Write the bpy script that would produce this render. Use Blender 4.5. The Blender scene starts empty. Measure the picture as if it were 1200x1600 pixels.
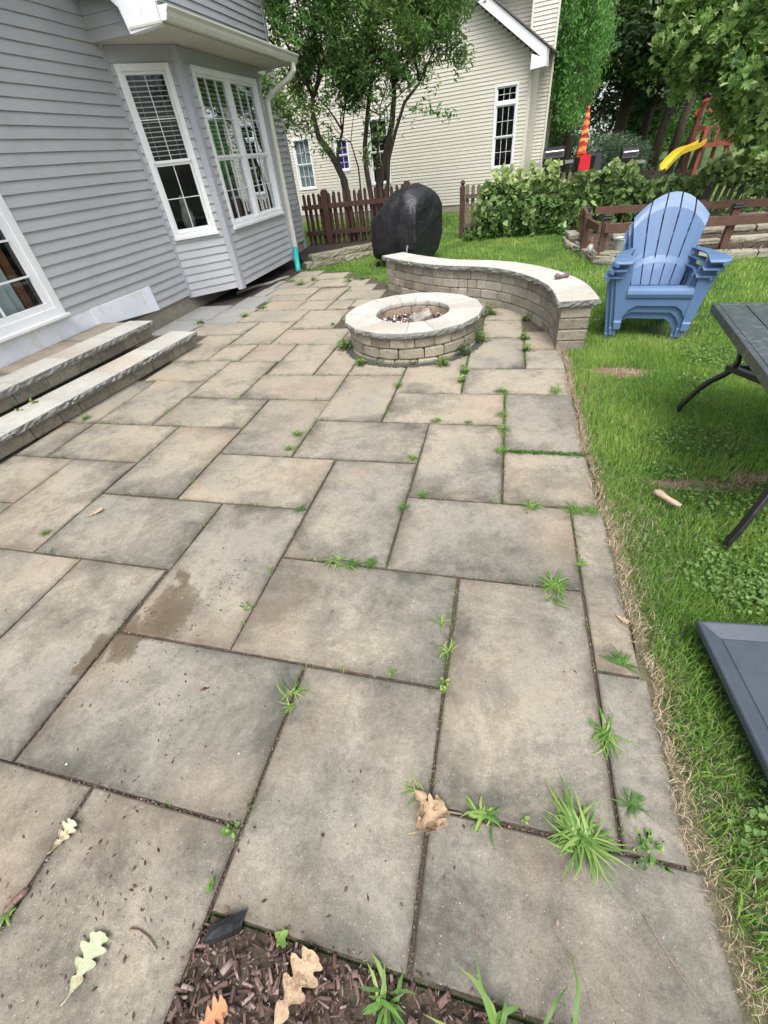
import bpy, bmesh, math, random
import numpy as np
from mathutils import Vector, Matrix
R = math.radians
random.seed(7)
rng = np.random.default_rng(11)
sc = bpy.context.scene
COL = sc.collection

# ------------------------------------------------------------------ camera
CAM_H = 1.5
RT = Vector((0.9697576, 0.22538519, -0.09365746))
UP = Vector((-0.07803497, 0.64990814, 0.755996))
FW = Vector((-0.23125905, 0.7258243, -0.64784129))
FPX = 652.48
cd = bpy.data.cameras.new('camera')
cam = bpy.data.objects.new('camera', cd)
COL.objects.link(cam)
cam.matrix_world = Matrix(((RT.x, UP.x, -FW.x, 0), (RT.y, UP.y, -FW.y, 0), (RT.z, UP.z, -FW.z, CAM_H), (0, 0, 0, 1)))
cd.sensor_fit = 'VERTICAL'
cd.sensor_height = 24.0
cd.lens = 24.0 * FPX / 1600
cd.clip_start = 0.05
cd.clip_end = 500
sc.camera = cam

# ------------------------------------------------------------------ light
SUN_EL, SUN_AZ = 60.0, 165.0          # azimuth clockwise from +Y
w = bpy.data.worlds.new('World'); sc.world = w; w.use_nodes = True
nt = w.node_tree
bg = nt.nodes['Background']
sky = nt.nodes.new('ShaderNodeTexSky')
sky.sky_type = 'NISHITA'; sky.sun_disc = False
sky.sun_elevation = R(SUN_EL); sky.sun_rotation = R(SUN_AZ)
sky.air_density = 1.0; sky.dust_density = 4.0; sky.ozone_density = 1.0
hsv = nt.nodes.new('ShaderNodeHueSaturation')
hsv.inputs['Saturation'].default_value = 0.42
nt.links.new(sky.outputs[0], hsv.inputs['Color'])
nt.links.new(hsv.outputs[0], bg.inputs[0])
bg.inputs[1].default_value = 0.15
sd = bpy.data.lights.new('sun', 'SUN'); sd.energy = 1.1; sd.angle = R(28); sd.color = (1, .975, .94)
so = bpy.data.objects.new('sun', sd); COL.objects.link(so)
sdir = Vector((math.sin(R(SUN_AZ)) * math.cos(R(SUN_EL)), math.cos(R(SUN_AZ)) * math.cos(R(SUN_EL)), math.sin(R(SUN_EL))))
so.rotation_euler = sdir.to_track_quat('Z', 'Y').to_euler()
so.location = (0, 0, 20)
sc.view_settings.view_transform = 'Standard'
sc.view_settings.look = 'None'
sc.view_settings.exposure = 1.2
sc.view_settings.gamma = 1
sc.view_settings.use_curve_mapping = False

# ------------------------------------------------------------------ helpers
def ray(x, y):
    return RT * ((x - 600) / FPX) + UP * ((800 - y) / FPX) + FW
def atZ(x, y, z=0.0):
    v = ray(x, y); t = (z - CAM_H) / v.z
    return Vector((v.x * t, v.y * t, z))
def atY(x, y, Y):
    v = ray(x, y); t = Y / v.y
    return Vector((v.x * t, Y, CAM_H + v.z * t))
def atX(x, y, X):
    v = ray(x, y); t = X / v.x
    return Vector((X, v.y * t, CAM_H + v.z * t))

WL = {}
def tag(o, label=None, cat=None, group=None, kind=None):
    if label: o['label'] = label
    if cat: o['category'] = cat
    if group: o['group'] = group
    if kind: o['kind'] = kind
    return o
def empty(name, loc, label=None, cat=None, group=None, kind=None):
    o = bpy.data.objects.new(name, None); COL.objects.link(o)
    o.location = loc; o.empty_display_size = .1
    WL[o.name] = Vector(loc)
    return tag(o, label, cat, group, kind)

class MB:
    def __init__(s): s.v = []; s.f = []; s.m = []
    def add(s, vs, fs, mi=0):
        b = len(s.v); s.v += [tuple(p) for p in vs]
        s.f += [tuple(i + b for i in f) for f in fs]; s.m += [mi] * len(fs)
        return s
    def hexa(s, p, mi=0):      # p: 4 bottom, 4 top
        return s.add(p, [(3, 2, 1, 0), (4, 5, 6, 7), (0, 1, 5, 4), (1, 2, 6, 5), (2, 3, 7, 6), (3, 0, 4, 7)], mi)
    def box(s, c, d, M=None, mi=0):
        x, y, z = d[0] / 2, d[1] / 2, d[2] / 2
        P = [Vector(q) for q in ((-x, -y, -z), (x, -y, -z), (x, y, -z), (-x, y, -z), (-x, -y, z), (x, -y, z), (x, y, z), (-x, y, z))]
        if M is not None: P = [M @ q for q in P]
        c = Vector(c)
        return s.hexa([c + q for q in P], mi)
    def beam(s, a, b, w, h, up=(0, 0, 1), mi=0):
        a = Vector(a); b = Vector(b); d = (b - a).normalized(); up = Vector(up)
        sd_ = d.cross(up).normalized() * (w / 2); u = sd_.cross(d).normalized() * (h / 2)
        return s.hexa([a - sd_ - u, a + sd_ - u, b + sd_ - u, b - sd_ - u, a - sd_ + u, a + sd_ + u, b + sd_ + u, b - sd_ + u], mi)
    def loft(s, loops, mi=0, caps=True, closed=True):
        n = len(loops[0]); vs = [p for l in loops for p in l]; fs = []
        for i in range(len(loops) - 1):
            for j in range(n if closed else n - 1):
                k = (j + 1) % n
                fs.append((i * n + j, i * n + k, (i + 1) * n + k, (i + 1) * n + j))
        if caps and closed:
            fs.append(tuple(range(n - 1, -1, -1))); e = (len(loops) - 1) * n
            fs.append(tuple(range(e, e + n)))
        return s.add(vs, fs, mi)
    def tube(s, pts, rad, n=8, mi=0, flat=1.0):
        pts = [Vector(p) for p in pts]
        if not hasattr(rad, '__len__'): rad = [rad] * len(pts)
        loops = []; ref = None
        for i, p in enumerate(pts):
            d = (pts[min(i + 1, len(pts) - 1)] - pts[max(i - 1, 0)]).normalized()
            if ref is None: ref = Vector((0, 0, 1)) if abs(d.z) < .9 else Vector((1, 0, 0))
            a = d.cross(ref).normalized(); b = a.cross(d).normalized(); ref = b
            loops.append([p + a * math.cos(t) * rad[i] + b * math.sin(t) * rad[i] * flat for t in [2 * math.pi * k / n for k in range(n)]])
        return s.loft(loops, mi)
    def sweep(s, pts, w, h, side, mi=0):
        """flat bar following pts; side = constant width direction"""
        pts = [Vector(p) for p in pts]; side = Vector(side).normalized(); loops = []
        for i, p in enumerate(pts):
            d = (pts[min(i + 1, len(pts) - 1)] - pts[max(i - 1, 0)]).normalized()
            u = side.cross(d).normalized()
            ww = (w[i] if hasattr(w, '__len__') else w) / 2; hh = (h[i] if hasattr(h, '__len__') else h) / 2
            loops.append([p - side * ww - u * hh, p + side * ww - u * hh, p + side * ww + u * hh, p - side * ww + u * hh])
        return s.loft(loops, mi)
    def build(s, name, mats, parent=None, smooth=False, bevel=0, origin=None, **tg):
        if not isinstance(mats, (list, tuple)): mats = [mats]
        V = np.array(s.v, dtype=float)
        if origin is None:
            origin = V.mean(axis=0) if parent is not None else np.array([V[:, 0].mean(), V[:, 1].mean(), V[:, 2].min()])
        origin = Vector([float(q) for q in origin])
        me = bpy.data.meshes.new(name)
        me.from_pydata([tuple(q) for q in (V - np.array(origin))], [], s.f)
        for m in mats: me.materials.append(m)
        if len(mats) > 1: me.polygons.foreach_set('material_index', s.m)
        if smooth: me.polygons.foreach_set('use_smooth', [True] * len(me.polygons))
        me.update()
        o = bpy.data.objects.new(name, me); COL.objects.link(o)
        WL[o.name] = origin
        if parent is not None:
            o.parent = parent; o.location = origin - WL[parent.name]
        else: o.location = origin
        if bevel:
            bm_ = o.modifiers.new('bevel', 'BEVEL'); bm_.width = bevel; bm_.segments = 2; bm_.limit_method = 'ANGLE'; bm_.angle_limit = R(35)
        return tag(o, tg.get('label'), tg.get('cat'), tg.get('group'), tg.get('kind'))

def np_mesh(name, V, F, mat, parent=None, tint=None, origin=(0, 0, 0), **tg):
    """fast mesh from arrays; F is (n,3) or (n,4)"""
    me = bpy.data.meshes.new(name)
    V = V - np.array(origin)
    k = F.shape[1]
    me.vertices.add(len(V)); me.vertices.foreach_set('co', V.astype(np.float32).ravel())
    me.loops.add(F.size); me.loops.foreach_set('vertex_index', F.astype(np.int32).ravel())
    me.polygons.add(len(F)); me.polygons.foreach_set('loop_start', np.arange(0, F.size, k, dtype=np.int32))
    me.polygons.foreach_set('loop_total', np.full(len(F), k, dtype=np.int32))
    if tint is not None:
        a = me.attributes.new('tint', 'FLOAT', 'POINT'); a.data.foreach_set('value', tint.astype(np.float32))
    me.materials.append(mat); me.update(calc_edges=True)
    o = bpy.data.objects.new(name, me); COL.objects.link(o)
    WL[o.name] = Vector(origin)
    if parent is not None: o.parent = parent; o.location = Vector(origin) - WL[parent.name]
    else: o.location = origin
    return tag(o, tg.get('label'), tg.get('cat'), tg.get('group'), tg.get('kind'))

def copy_tree(o, parent=None):
    c = o.copy(); COL.objects.link(c)
    if parent is not None: c.parent = parent
    for ch in o.children: copy_tree(ch, c)
    return c

# ------------------------------------------------------------------ materials
def newmat(name):
    m = bpy.data.materials.new(name); m.use_nodes = True
    return m, m.node_tree, m.node_tree.nodes, m.node_tree.links, m.node_tree.nodes['Principled BSDF']
def N(nt_, typ, **kw):
    n = nt_.nodes.new(typ)
    for k, v in kw.items(): setattr(n, k, v)
    return n
def noise(nt_, vec, scale, detail=4, rough=.6, dist=0):
    n = N(nt_, 'ShaderNodeTexNoise'); n.inputs['Scale'].default_value = scale; n.inputs['Detail'].default_value = detail
    n.inputs['Roughness'].default_value = rough; n.inputs['Distortion'].default_value = dist
    nt_.links.new(vec, n.inputs['Vector']); return n.outputs['Fac']
def ramp(nt_, fac, stops):
    r = N(nt_, 'ShaderNodeValToRGB'); nt_.links.new(fac, r.inputs[0]); e = r.color_ramp.elements
    while len(e) < len(stops): e.new(.5)
    for i, (p, c) in enumerate(stops):
        e[i].position = p; e[i].color = (c, c, c, 1) if not hasattr(c, '__len__') else (*c, 1)
    return r.outputs[0]
def mix(nt_, fac, a, b, mode='MIX'):
    m = N(nt_, 'ShaderNodeMix', data_type='RGBA', blend_type=mode)
    for sock, v in ((m.inputs[0], fac), (m.inputs[6], a), (m.inputs[7], b)):
        if hasattr(v, 'node'): nt_.links.new(v, sock)
        elif hasattr(v, '__len__'): sock.default_value = (*v, 1)
        else: sock.default_value = v
    return m.outputs[2]
def math_(nt_, op, a, b=None, c=None):
    m = N(nt_, 'ShaderNodeMath', operation=op)
    for i, v in enumerate((a, b, c)):
        if v is None: continue
        if hasattr(v, 'node'): nt_.links.new(v, m.inputs[i])
        else: m.inputs[i].default_value = v
    return m.outputs[0]
def bump(nt_, bsdf, h, strength, dist=.01):
    b = N(nt_, 'ShaderNodeBump'); b.inputs['Strength'].default_value = strength; b.inputs['Distance'].default_value = dist
    nt_.links.new(h, b.inputs['Height']); nt_.links.new(b.outputs[0], bsdf.inputs['Normal'])
def pos(nt_): return N(nt_, 'ShaderNodeNewGeometry').outputs['Position']
def orand(nt_): return N(nt_, 'ShaderNodeObjectInfo').outputs['Random']

def basic(name, c1, c2=None, scale=8, rough=.6, bmp=0, bscale=60, jitter=0, metal=0, c3=None, fine=None, coat=0):
    m, t, nn, l, b = newmat(name)
    c2 = c2 or c1; P = pos(t)
    col = mix(t, ramp(t, noise(t, P, scale, 6), [(.32, 0.), (.68, 1.)]), c1, c2)
    if c3: col = mix(t, ramp(t, noise(t, P, scale * 3.1, 5, .7), [(.52, 0.), (.7, 1.)]), col, c3)
    if fine: col = mix(t, fine, col, ramp(t, noise(t, P, bscale * 2, 3), [(.3, .25), (.7, 1.0)]), 'MULTIPLY')
    if jitter:
        r = orand(t); f = math_(t, 'MULTIPLY_ADD', r, jitter, 1 - jitter / 2)
        h = N(t, 'ShaderNodeHueSaturation'); l.new(col, h.inputs['Color']); l.new(f, h.inputs['Value']); col = h.outputs[0]
    l.new(col, b.inputs['Base Color'])
    b.inputs['Roughness'].default_value = rough; b.inputs['Metallic'].default_value = metal
    if coat: b.inputs['Coat Weight'].default_value = coat
    if bmp: bump(t, b, noise(t, P, bscale, 5), bmp)
    return m

def leaf_mat(name, c_dark, c_mid, c_light, trans=.35, rough=.5, spread=1.0):
    m, t, nn, l, b = newmat(name)
    a = N(t, 'ShaderNodeAttribute', attribute_name='tint').outputs['Fac']
    n_ = noise(t, pos(t), 1.3 * spread, 3)
    f = math_(t, 'ADD', math_(t, 'MULTIPLY', a, .6), math_(t, 'MULTIPLY', n_, .45))
    col = ramp(t, f, [(.15, c_dark), (.5, c_mid), (.85, c_light)])
    l.new(col, b.inputs['Base Color']); b.inputs['Roughness'].default_value = rough
    b.inputs['Specular IOR Level'].default_value = .35
    tr = N(t, 'ShaderNodeBsdfTranslucent')
    hv = N(t, 'ShaderNodeHueSaturation'); hv.inputs['Value'].default_value = 1.5; hv.inputs['Hue'].default_value = .49
    l.new(col, hv.inputs['Color']); l.new(hv.outputs[0], tr.inputs['Color'])
    mx = N(t, 'ShaderNodeMixShader'); mx.inputs[0].default_value = trans
    l.new(b.outputs[0], mx.inputs[1]); l.new(tr.outputs[0], mx.inputs[2])
    l.new(mx.outputs[0], nn['Material Output'].inputs['Surface'])
    return m

def dead_leaf(name, c1, c2, c3):
    m, t, nn, l, b = newmat(name); P = pos(t)
    col = mix(t, ramp(t, noise(t, P, 55, 6, .7), [(.38, 0.), (.62, 1.)]), c1, c2)
    col = mix(t, ramp(t, noise(t, P, 26, 8, .75), [(.53, 0.), (.60, .85)]), col, c3)
    wv = N(t, 'ShaderNodeTexWave'); wv.inputs['Scale'].default_value = 42; wv.inputs['Distortion'].default_value = 2.5; l.new(P, wv.inputs['Vector'])
    col = mix(t, ramp(t, wv.outputs['Fac'], [(.0, .3), (.10, 0.)]), col, c3)
    l.new(col, b.inputs['Base Color']); b.inputs['Roughness'].default_value = .75
    bump(t, b, noise(t, P, 160, 4), .6, .004); return m
def slab_mat(name, tan, grey, dark, wet=False, stainlo=.52):
    m, t, nn, l, b = newmat(name); P = pos(t); r = orand(t)
    # per-slab offset for the weathering pattern
    off = N(t, 'ShaderNodeVectorMath', operation='MULTIPLY_ADD'); off.inputs[1].default_value = (1, 1, 1)
    cx = N(t, 'ShaderNodeCombineXYZ'); l.new(math_(t, 'MULTIPLY', r, 9.), cx.inputs[2])
    l.new(P, off.inputs[0]); l.new(cx.outputs[0], off.inputs[2]); Q = off.outputs[0]
    sep = N(t, 'ShaderNodeSeparateXYZ'); l.new(P, sep.inputs[0])
    near = math_(t, 'SUBTRACT', .10, math_(t, 'MULTIPLY', sep.outputs[1], .035))
    f = math_(t, 'ADD', noise(t, Q, 1.7, 3, .5), near)
    f = math_(t, 'ADD', f, math_(t, 'MULTIPLY_ADD', r, .30, -.15))
    col = mix(t, ramp(t, f, [(.38, 0.), (.66, 1.)]), tan, grey)
    # dark algae staining: cloudy, gathering towards some slab edges
    tc = N(t, 'ShaderNodeTexCoord'); sg = N(t, 'ShaderNodeSeparateXYZ'); l.new(tc.outputs['Generated'], sg.inputs[0])
    ex = math_(t, 'ABSOLUTE', math_(t, 'SUBTRACT', sg.outputs[0], .5)); ey = math_(t, 'ABSOLUTE', math_(t, 'SUBTRACT', sg.outputs[1], .5))
    edge = math_(t, 'MULTIPLY', math_(t, 'POWER', math_(t, 'MAXIMUM', ex, ey), 4.), 2.0)
    s1 = math_(t, 'ADD', noise(t, Q, 2.5, 12, .72, .25), math_(t, 'MULTIPLY_ADD', near, .7, -.005))
    s1 = math_(t, 'ADD', s1, edge)
    col = mix(t, ramp(t, s1, [(stainlo, 0.), (stainlo + .05, .17), (stainlo + .14, .36), (stainlo + .19, .58), (stainlo + .30, .88)]), col, dark)
    s2 = noise(t, Q, 16, 10, .8, .3)
    col = mix(t, ramp(t, s2, [(.51, 0.), (.66, .34)]), col, dark)
    s3 = noise(t, Q, 3.1, 8, .7, 1.2)
    col = mix(t, ramp(t, math_(t, 'ABSOLUTE', math_(t, 'SUBTRACT', s3, .5)), [(0., .2), (.008, 0.)]), col, dark)
    s5 = noise(t, Q, 55, 8, .8); col = mix(t, ramp(t, math_(t, 'ADD', math_(t, 'MULTIPLY', s5, .6), math_(t, 'MULTIPLY', s1, .5)), [(.53, 0.), (.68, .38)]), col, dark)
    brd = math_(t, 'MULTIPLY', ramp(t, math_(t, 'MAXIMUM', ex, ey), [(.462, 0.), (.497, 1.)]), ramp(t, noise(t, P, 13, 7, .75), [(.42, 0.), (.62, .75)]))
    col = mix(t, brd, col, (.075, .062, .045))
    s4 = noise(t, Q, 1.1, 4, .5); col = mix(t, ramp(t, s4, [(.50, 0.), (.66, .35)]), col, (.36, .27, .19))
    # sand grain and pale aggregate flecks
    g = noise(t, P, 260, 3, .7)
    col = mix(t, .8, col, ramp(t, g, [(.3, .62), (.5, 1.0), (.72, 1.25)]), 'MULTIPLY')
    vo = N(t, 'ShaderNodeTexVoronoi'); vo.inputs['Scale'].default_value = 95; l.new(P, vo.inputs['Vector'])
    sel = N(t, 'ShaderNodeSeparateColor'); l.new(vo.outputs['Color'], sel.inputs[0])
    fl = math_(t, 'MULTIPLY', ramp(t, vo.outputs['Distance'], [(.08, 1.), (.16, 0.)]), ramp(t, sel.outputs[0], [(.80, 0.), (.84, 1.)]))
    col = mix(t, math_(t, 'MULTIPLY', fl, .6), col, (.62, .6, .55))
    fd = math_(t, 'MULTIPLY', ramp(t, vo.outputs['Distance'], [(.10, 1.), (.2, 0.)]), ramp(t, sel.outputs[1], [(.90, 0.), (.92, 1.)]))
    col = mix(t, math_(t, 'MULTIPLY', fd, .6), col, (.07, .06, .05))
    if wet:      # brown damp soil stain spreading from the joint crossing
        nz = N(t, 'ShaderNodeTexNoise'); nz.inputs['Scale'].default_value = 9; nz.inputs['Detail'].default_value = 9; nz.inputs['Roughness'].default_value = .7
        l.new(P, nz.inputs['Vector'])
        dv = N(t, 'ShaderNodeVectorMath', operation='MULTIPLY_ADD'); dv.inputs[1].default_value = (.26, .26, 0)
        l.new(nz.outputs['Color'], dv.inputs[0]); l.new(P, dv.inputs[2]); D = dv.outputs[0]
        tot = None
        for (cx_, cy_, ax, ay, ang) in ((-1.36, .88, .13, .17, -.35), (-1.47, .70, .085, .13, -.3), (-1.58, .62, .05, .1, 0), (-1.42, 1.02, .035, .12, -.5)):
            sb = N(t, 'ShaderNodeVectorMath', operation='SUBTRACT'); l.new(D, sb.inputs[0]); sb.inputs[1].default_value = (cx_ + .13, cy_ + .13, 0)
            vr = N(t, 'ShaderNodeVectorRotate'); vr.rotation_type = 'Z_AXIS'; vr.inputs['Angle'].default_value = ang; l.new(sb.outputs[0], vr.inputs['Vector'])
            ml = N(t, 'ShaderNodeVectorMath', operation='MULTIPLY'); ml.inputs[1].default_value = (1 / ax, 1 / ay, 0); l.new(vr.outputs[0], ml.inputs[0])
            ln = N(t, 'ShaderNodeVectorMath', operation='LENGTH'); l.new(ml.outputs[0], ln.inputs[0])
            tot = ln.outputs['Value'] if tot is None else math_(t, 'MINIMUM', tot, ln.outputs['Value'])
        col = mix(t, ramp(t, tot, [(.5, .82), (.85, .6), (1.03, 0.)]), col, (.085, .062, .036))
    l.new(col, b.inputs['Base Color']); b.inputs['Roughness'].default_value = .86
    b.inputs['Specular IOR Level'].default_value = .3
    h = math_(t, 'ADD', math_(t, 'MULTIPLY', g, .12), math_(t, 'MULTIPLY', noise(t, Q, 6, 6, .6, 1.0), .9))
    bump(t, b, h, .75, .012)
    return m

M = {}
M['slab'] = slab_mat('paving concrete', (.325, .286, .222), (.25, .232, .192), (.052, .051, .043), wet=True, stainlo=.512)
M['slab_pale'] = slab_mat('pale grey paver', (.29, .29, .275), (.23, .235, .23), (.12, .12, .12), stainlo=.62)
M['cap'] = slab_mat('pale cap stone', (.48, .465, .42), (.41, .40, .365), (.18, .17, .155), stainlo=.72)
M['cap_rough'] = basic('chiselled stone edge', (.26, .26, .24), (.15, .152, .145), 16, .9, .9, 45, .15, c3=(.36, .35, .32), fine=.6)
M['block'] = basic('tan wall block', (.37, .325, .25), (.27, .24, .185), 7, .92, .7, 60, .5, c3=(.15, .14, .12), fine=.5)
M['block_pale'] = basic('grey wall block', (.41, .385, .32), (.32, .295, .24), 7, .92, .7, 60, .42, c3=(.22, .2, .17), fine=.5)
M['inner_brick'] = basic('sooty liner brick', (.42, .30, .21), (.2, .16, .13), 12, .9, .6, 60, .3)
M['rockedge'] = basic('limestone edging', (.42, .39, .30), (.27, .26, .20), 9, .9, .9, 35, .35, c3=(.12, .14, .07), fine=.5)
M['rockedge_grn'] = basic('mossy stone block', (.33, .30, .22), (.2, .2, .13), 9, .9, .9, 35, .35, c3=(.08, .11, .04), fine=.5)
M['soil'] = basic('dark soil', (.06, .043, .03), (.11, .08, .055), 30, .95, 1.0, 90, fine=.6)
M['bed'] = basic('joint sand and soil', (.075, .058, .04), (.14, .11, .08), 14, .95, 1.0, 150, c3=(.05, .07, .02), fine=.6)
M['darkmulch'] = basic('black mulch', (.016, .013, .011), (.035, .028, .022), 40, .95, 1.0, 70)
M['gravel'] = basic('dark grey gravel', (.06, .062, .058), (.13, .13, .12), 60, .9, 1.0, 120, fine=.6)
M['siding'] = basic('grey vinyl siding', (.42, .43, .445), (.375, .384, .40), 1.1, .45, .12, 25, .05, c3=(.37, .365, .37))
M['siding_n'] = basic('beige vinyl siding', (.575, .545, .465), (.545, .515, .44), .6, .5, .05, 25, .05)
M['trimgrey'] = basic('grey painted trim', (.38, .39, .43), (.34, .35, .39), 3, .5)
M['white'] = basic('white vinyl trim', (.76, .77, .78), (.70, .71, .72), 3, .4)
M['whiteboard'] = basic('white skirting board', (.74, .77, .82), (.66, .69, .75), 3, .45, c3=(.6, .58, .52))
M['cream'] = basic('cream gutter enamel', (.66, .65, .58), (.58, .57, .50), 4, .35)
M['soffit'] = basic('pale soffit', (.52, .50, .44), (.46, .44, .39), 3, .6)
M['conc'] = basic('poured foundation', (.36, .33, .26), (.24, .225, .19), 4, .9, .5, 50, c3=(.40, .36, .27), fine=.4)
M['teal'] = basic('teal plastic pipe', (.02, .46, .42), (.02, .38, .36), 8, .35)
M['roof'] = basic('grey shingle', (.09, .085, .08), (.14, .13, .12), 10, .9, .6, 30)
M['wood_red'] = basic('red brown stained wood', (.078, .034, .025), (.05, .022, .017), 7, .6, .4, 60, .35, fine=.4)
M['wood_bed'] = basic('brown deck wood', (.135, .066, .042), (.09, .045, .03), 9, .6, .4, 60, .25, fine=.4)
M['wood_grey'] = basic('weathered grey picket', (.20, .165, .12), (.12, .10, .075), 9, .85, .6, 60, .4, c3=(.09, .10, .05), fine=.5)
M['black'] = basic('black plastic', (.012, .012, .014), (.02, .02, .022), 10, .4)
M['cover'] = basic('black grill cover fabric', (.007, .007, .009), (.012, .012, .015), 5, .5, .5, 14)
M['blue'] = basic('blue resin', (.088, .160, .29), (.078, .144, .268), 3, .42, .08, 120, .06)
M['table'] = basic('dark metal table', (.026, .033, .036), (.045, .055, .06), 5, .26, .1, 60, c3=(.10, .12, .115))
M['tleg'] = basic('black powder coat', (.010, .010, .011), (.016, .016, .018), 8, .35)
M['lid'] = basic('slate grey plastic', (.050, .062, .082), (.065, .078, .098), 6, .38, .05, 60, fine=.25)
M['bark'] = basic('tree bark', (.085, .065, .048), (.045, .036, .028), 9, .95, 1.0, 40, .3)
M['bark_grey'] = basic('pale bark', (.17, .145, .11), (.10, .085, .065), 9, .95, 1.0, 40, .3)
M['mulch'] = basic('bark mulch chip', (.13, .075, .055), (.07, .042, .034), 25, .9, .5, 120, .8, c3=(.22, .15, .12))
M['chipdark'] = basic('dark debris', (.045, .028, .02), (.08, .05, .035), 25, .9)
M['stick'] = basic('dead wood', (.34, .25, .19), (.22, .16, .12), 30, .85, .6, 120)
M['bone'] = basic('pale weathered wood', (.55, .40, .33), (.42, .30, .24), 30, .85, .8, 80)
M['log'] = basic('charred split log', (.36, .33, .29), (.20, .18, .16), 18, .9, .9, 60, c3=(.05, .045, .04))
M['dryleaf'] = basic('dry tan oak leaf', (.42, .31, .20), (.28, .19, .12), 45, .7, .4, 80)
M['greenleaf'] = basic('fading green oak leaf', (.30, .34, .20), (.40, .39, .26), 40, .7, .4, 80, c3=(.38, .24, .15))
M['creamleaf'] = basic('cream oak leaf', (.50, .45, .29), (.40, .35, .22), 18, .7, .4, 80)
M['orangeleaf'] = basic('orange dead leaf', (.42, .19, .09), (.45, .2, .1), 30, .7, .4, 80)
M['dryleaf'] = dead_leaf('dry tan oak leaf', (.44, .32, .20), (.34, .24, .15), (.17, .10, .06))
M['greenleaf'] = dead_leaf('fading green oak leaf', (.30, .36, .22), (.40, .42, .27), (.36, .22, .14))
M['creamleaf'] = dead_leaf('cream oak leaf', (.52, .46, .31), (.42, .36, .23), (.24, .16, .09))
M['zinc'] = basic('galvanised steel', (.42, .45, .45), (.34, .37, .37), 8, .45, metal=.5)
M['red'] = basic('red towel', (.62, .015, .03), (.5, .01, .025), 20, .9)
M['yellow'] = basic('yellow plastic slide', (.62, .44, .03), (.55, .38, .03), 4, .35)
M['redwood'] = basic('red cedar playset', (.24, .055, .032), (.17, .04, .025), 9, .6, .3, 60, .2)
M['steel'] = basic('stainless steel', (.55, .56, .58), (.45, .46, .48), 8, .3, metal=.7)
M['curtain'] = basic('pale grey curtain', (.62, .67, .70), (.5, .55, .58), 2, .9)
M['curtain_n'] = basic('neighbour blind', (.5, .55, .57), (.42, .47, .49), 2, .9)
M['blind'] = basic('white blind slat', (.80, .80, .74), (.7, .7, .65), 2, .6)
M['room'] = basic('room painted dark', (.025, .024, .024), (.012, .012, .012), 2, .9)  # dimness of the unlit rooms is put into this near-black colour
M['oak'] = basic('oak jamb', (.22, .09, .04), (.15, .06, .03), 20, .5)
M['purple'] = basic('purple cloth', (.10, .05, .42), (.16, .07, .5), 6, .8)
M['farhouse'] = basic('pale far siding', (.55, .56, .58), (.5, .51, .53), 2, .7)
M['vase'] = basic('mottled ceramic', (.35, .33, .28), (.14, .15, .14), 20, .5)
M['ash'] = basic('white ash and cinder', (.55, .5, .5), (.09, .045, .045), 45, .95, .6, 90, 1.0)
M['cinder'] = basic('red black cinder', (.12, .045, .045), (.03, .02, .02), 45, .95, .6, 90, 1.0)
M['wicker'] = basic('pink floral cushion', (.30, .17, .16), (.12, .08, .07), 30, .9)

def glass_mat():
    m, t, nn, l, b = newmat('window glass')
    g = N(t, 'ShaderNodeBsdfGlossy'); g.inputs['Roughness'].default_value = .015; g.inputs['Color'].default_value = (.9, .95, 1, 1)
    tr = N(t, 'ShaderNodeBsdfTransparent'); tr.inputs['Color'].default_value = (.86, .89, .88, 1)
    lw = N(t, 'ShaderNodeFresnel'); lw.inputs['IOR'].default_value = 1.45
    f = math_(t, 'MULTIPLY_ADD', lw.outputs[0], .5, .0)
    mx = N(t, 'ShaderNodeMixShader'); l.new(f, mx.inputs[0]); l.new(tr.outputs[0], mx.inputs[1]); l.new(g.outputs[0], mx.inputs[2])
    l.new(mx.outputs[0], nn['Material Output'].inputs['Surface']); return m
M['glass'] = glass_mat()
def umb_mat():
    m, t, nn, l, b = newmat('orange red striped canvas'); P = pos(t)
    sep = N(t, 'ShaderNodeSeparateXYZ'); l.new(P, sep.inputs[0])
    s = math_(t, 'SINE', math_(t, 'ADD', math_(t, 'MULTIPLY', sep.outputs[2], 38.), math_(t, 'MULTIPLY', noise(t, P, 6, 2), 6.)))
    col = ramp(t, math_(t, 'MULTIPLY_ADD', s, .5, .5), [(.25, (.42, .03, .02)), (.5, (.62, .12, .03)), (.8, (.70, .32, .08))])
    l.new(col, b.inputs['Base Color']); b.inputs['Roughness'].default_value = .85; return m
M['umb'] = umb_mat()
def lawn_mat():
    m, t, nn, l, b = newmat('lawn turf'); P = pos(t)
    col = mix(t, ramp(t, noise(t, P, 2.2, 6), [(.35, 0.), (.65, 1.)]), (.05, .10, .024), (.085, .15, .034))
    col = mix(t, ramp(t, noise(t, P, .9, 4), [(.6, 0.), (.72, .6)]), col, (.13, .10, .055))
    col = mix(t, .8, col, ramp(t, noise(t, P, 70, 4), [(.3, .35), (.7, 1.2)]), 'MULTIPLY')
    l.new(col, b.inputs['Base Color']); b.inputs['Roughness'].default_value = .95
    bump(t, b, noise(t, P, 60, 4), 1.0, .03); return m
M['lawn'] = lawn_mat()
M['grass'] = leaf_mat('grass blades', (.07, .165, .03), (.17, .31, .055), (.38, .47, .13), .3, .5)
M['straw'] = leaf_mat('dry straw', (.28, .21, .13), (.42, .33, .22), (.60, .50, .37), .2, .8)
M['weed'] = leaf_mat('weed blades', (.05, .13, .025), (.12, .24, .045), (.30, .38, .11), .3, .45, 6)
M['weed_dark'] = leaf_mat('dark weed', (.04, .10, .02), (.07, .16, .03), (.12, .22, .05), .3, .5, 6)
M['lf_front'] = leaf_mat('mid green leaves', (.035, .09, .026), (.11, .21, .055), (.30, .43, .12), .35)
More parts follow.
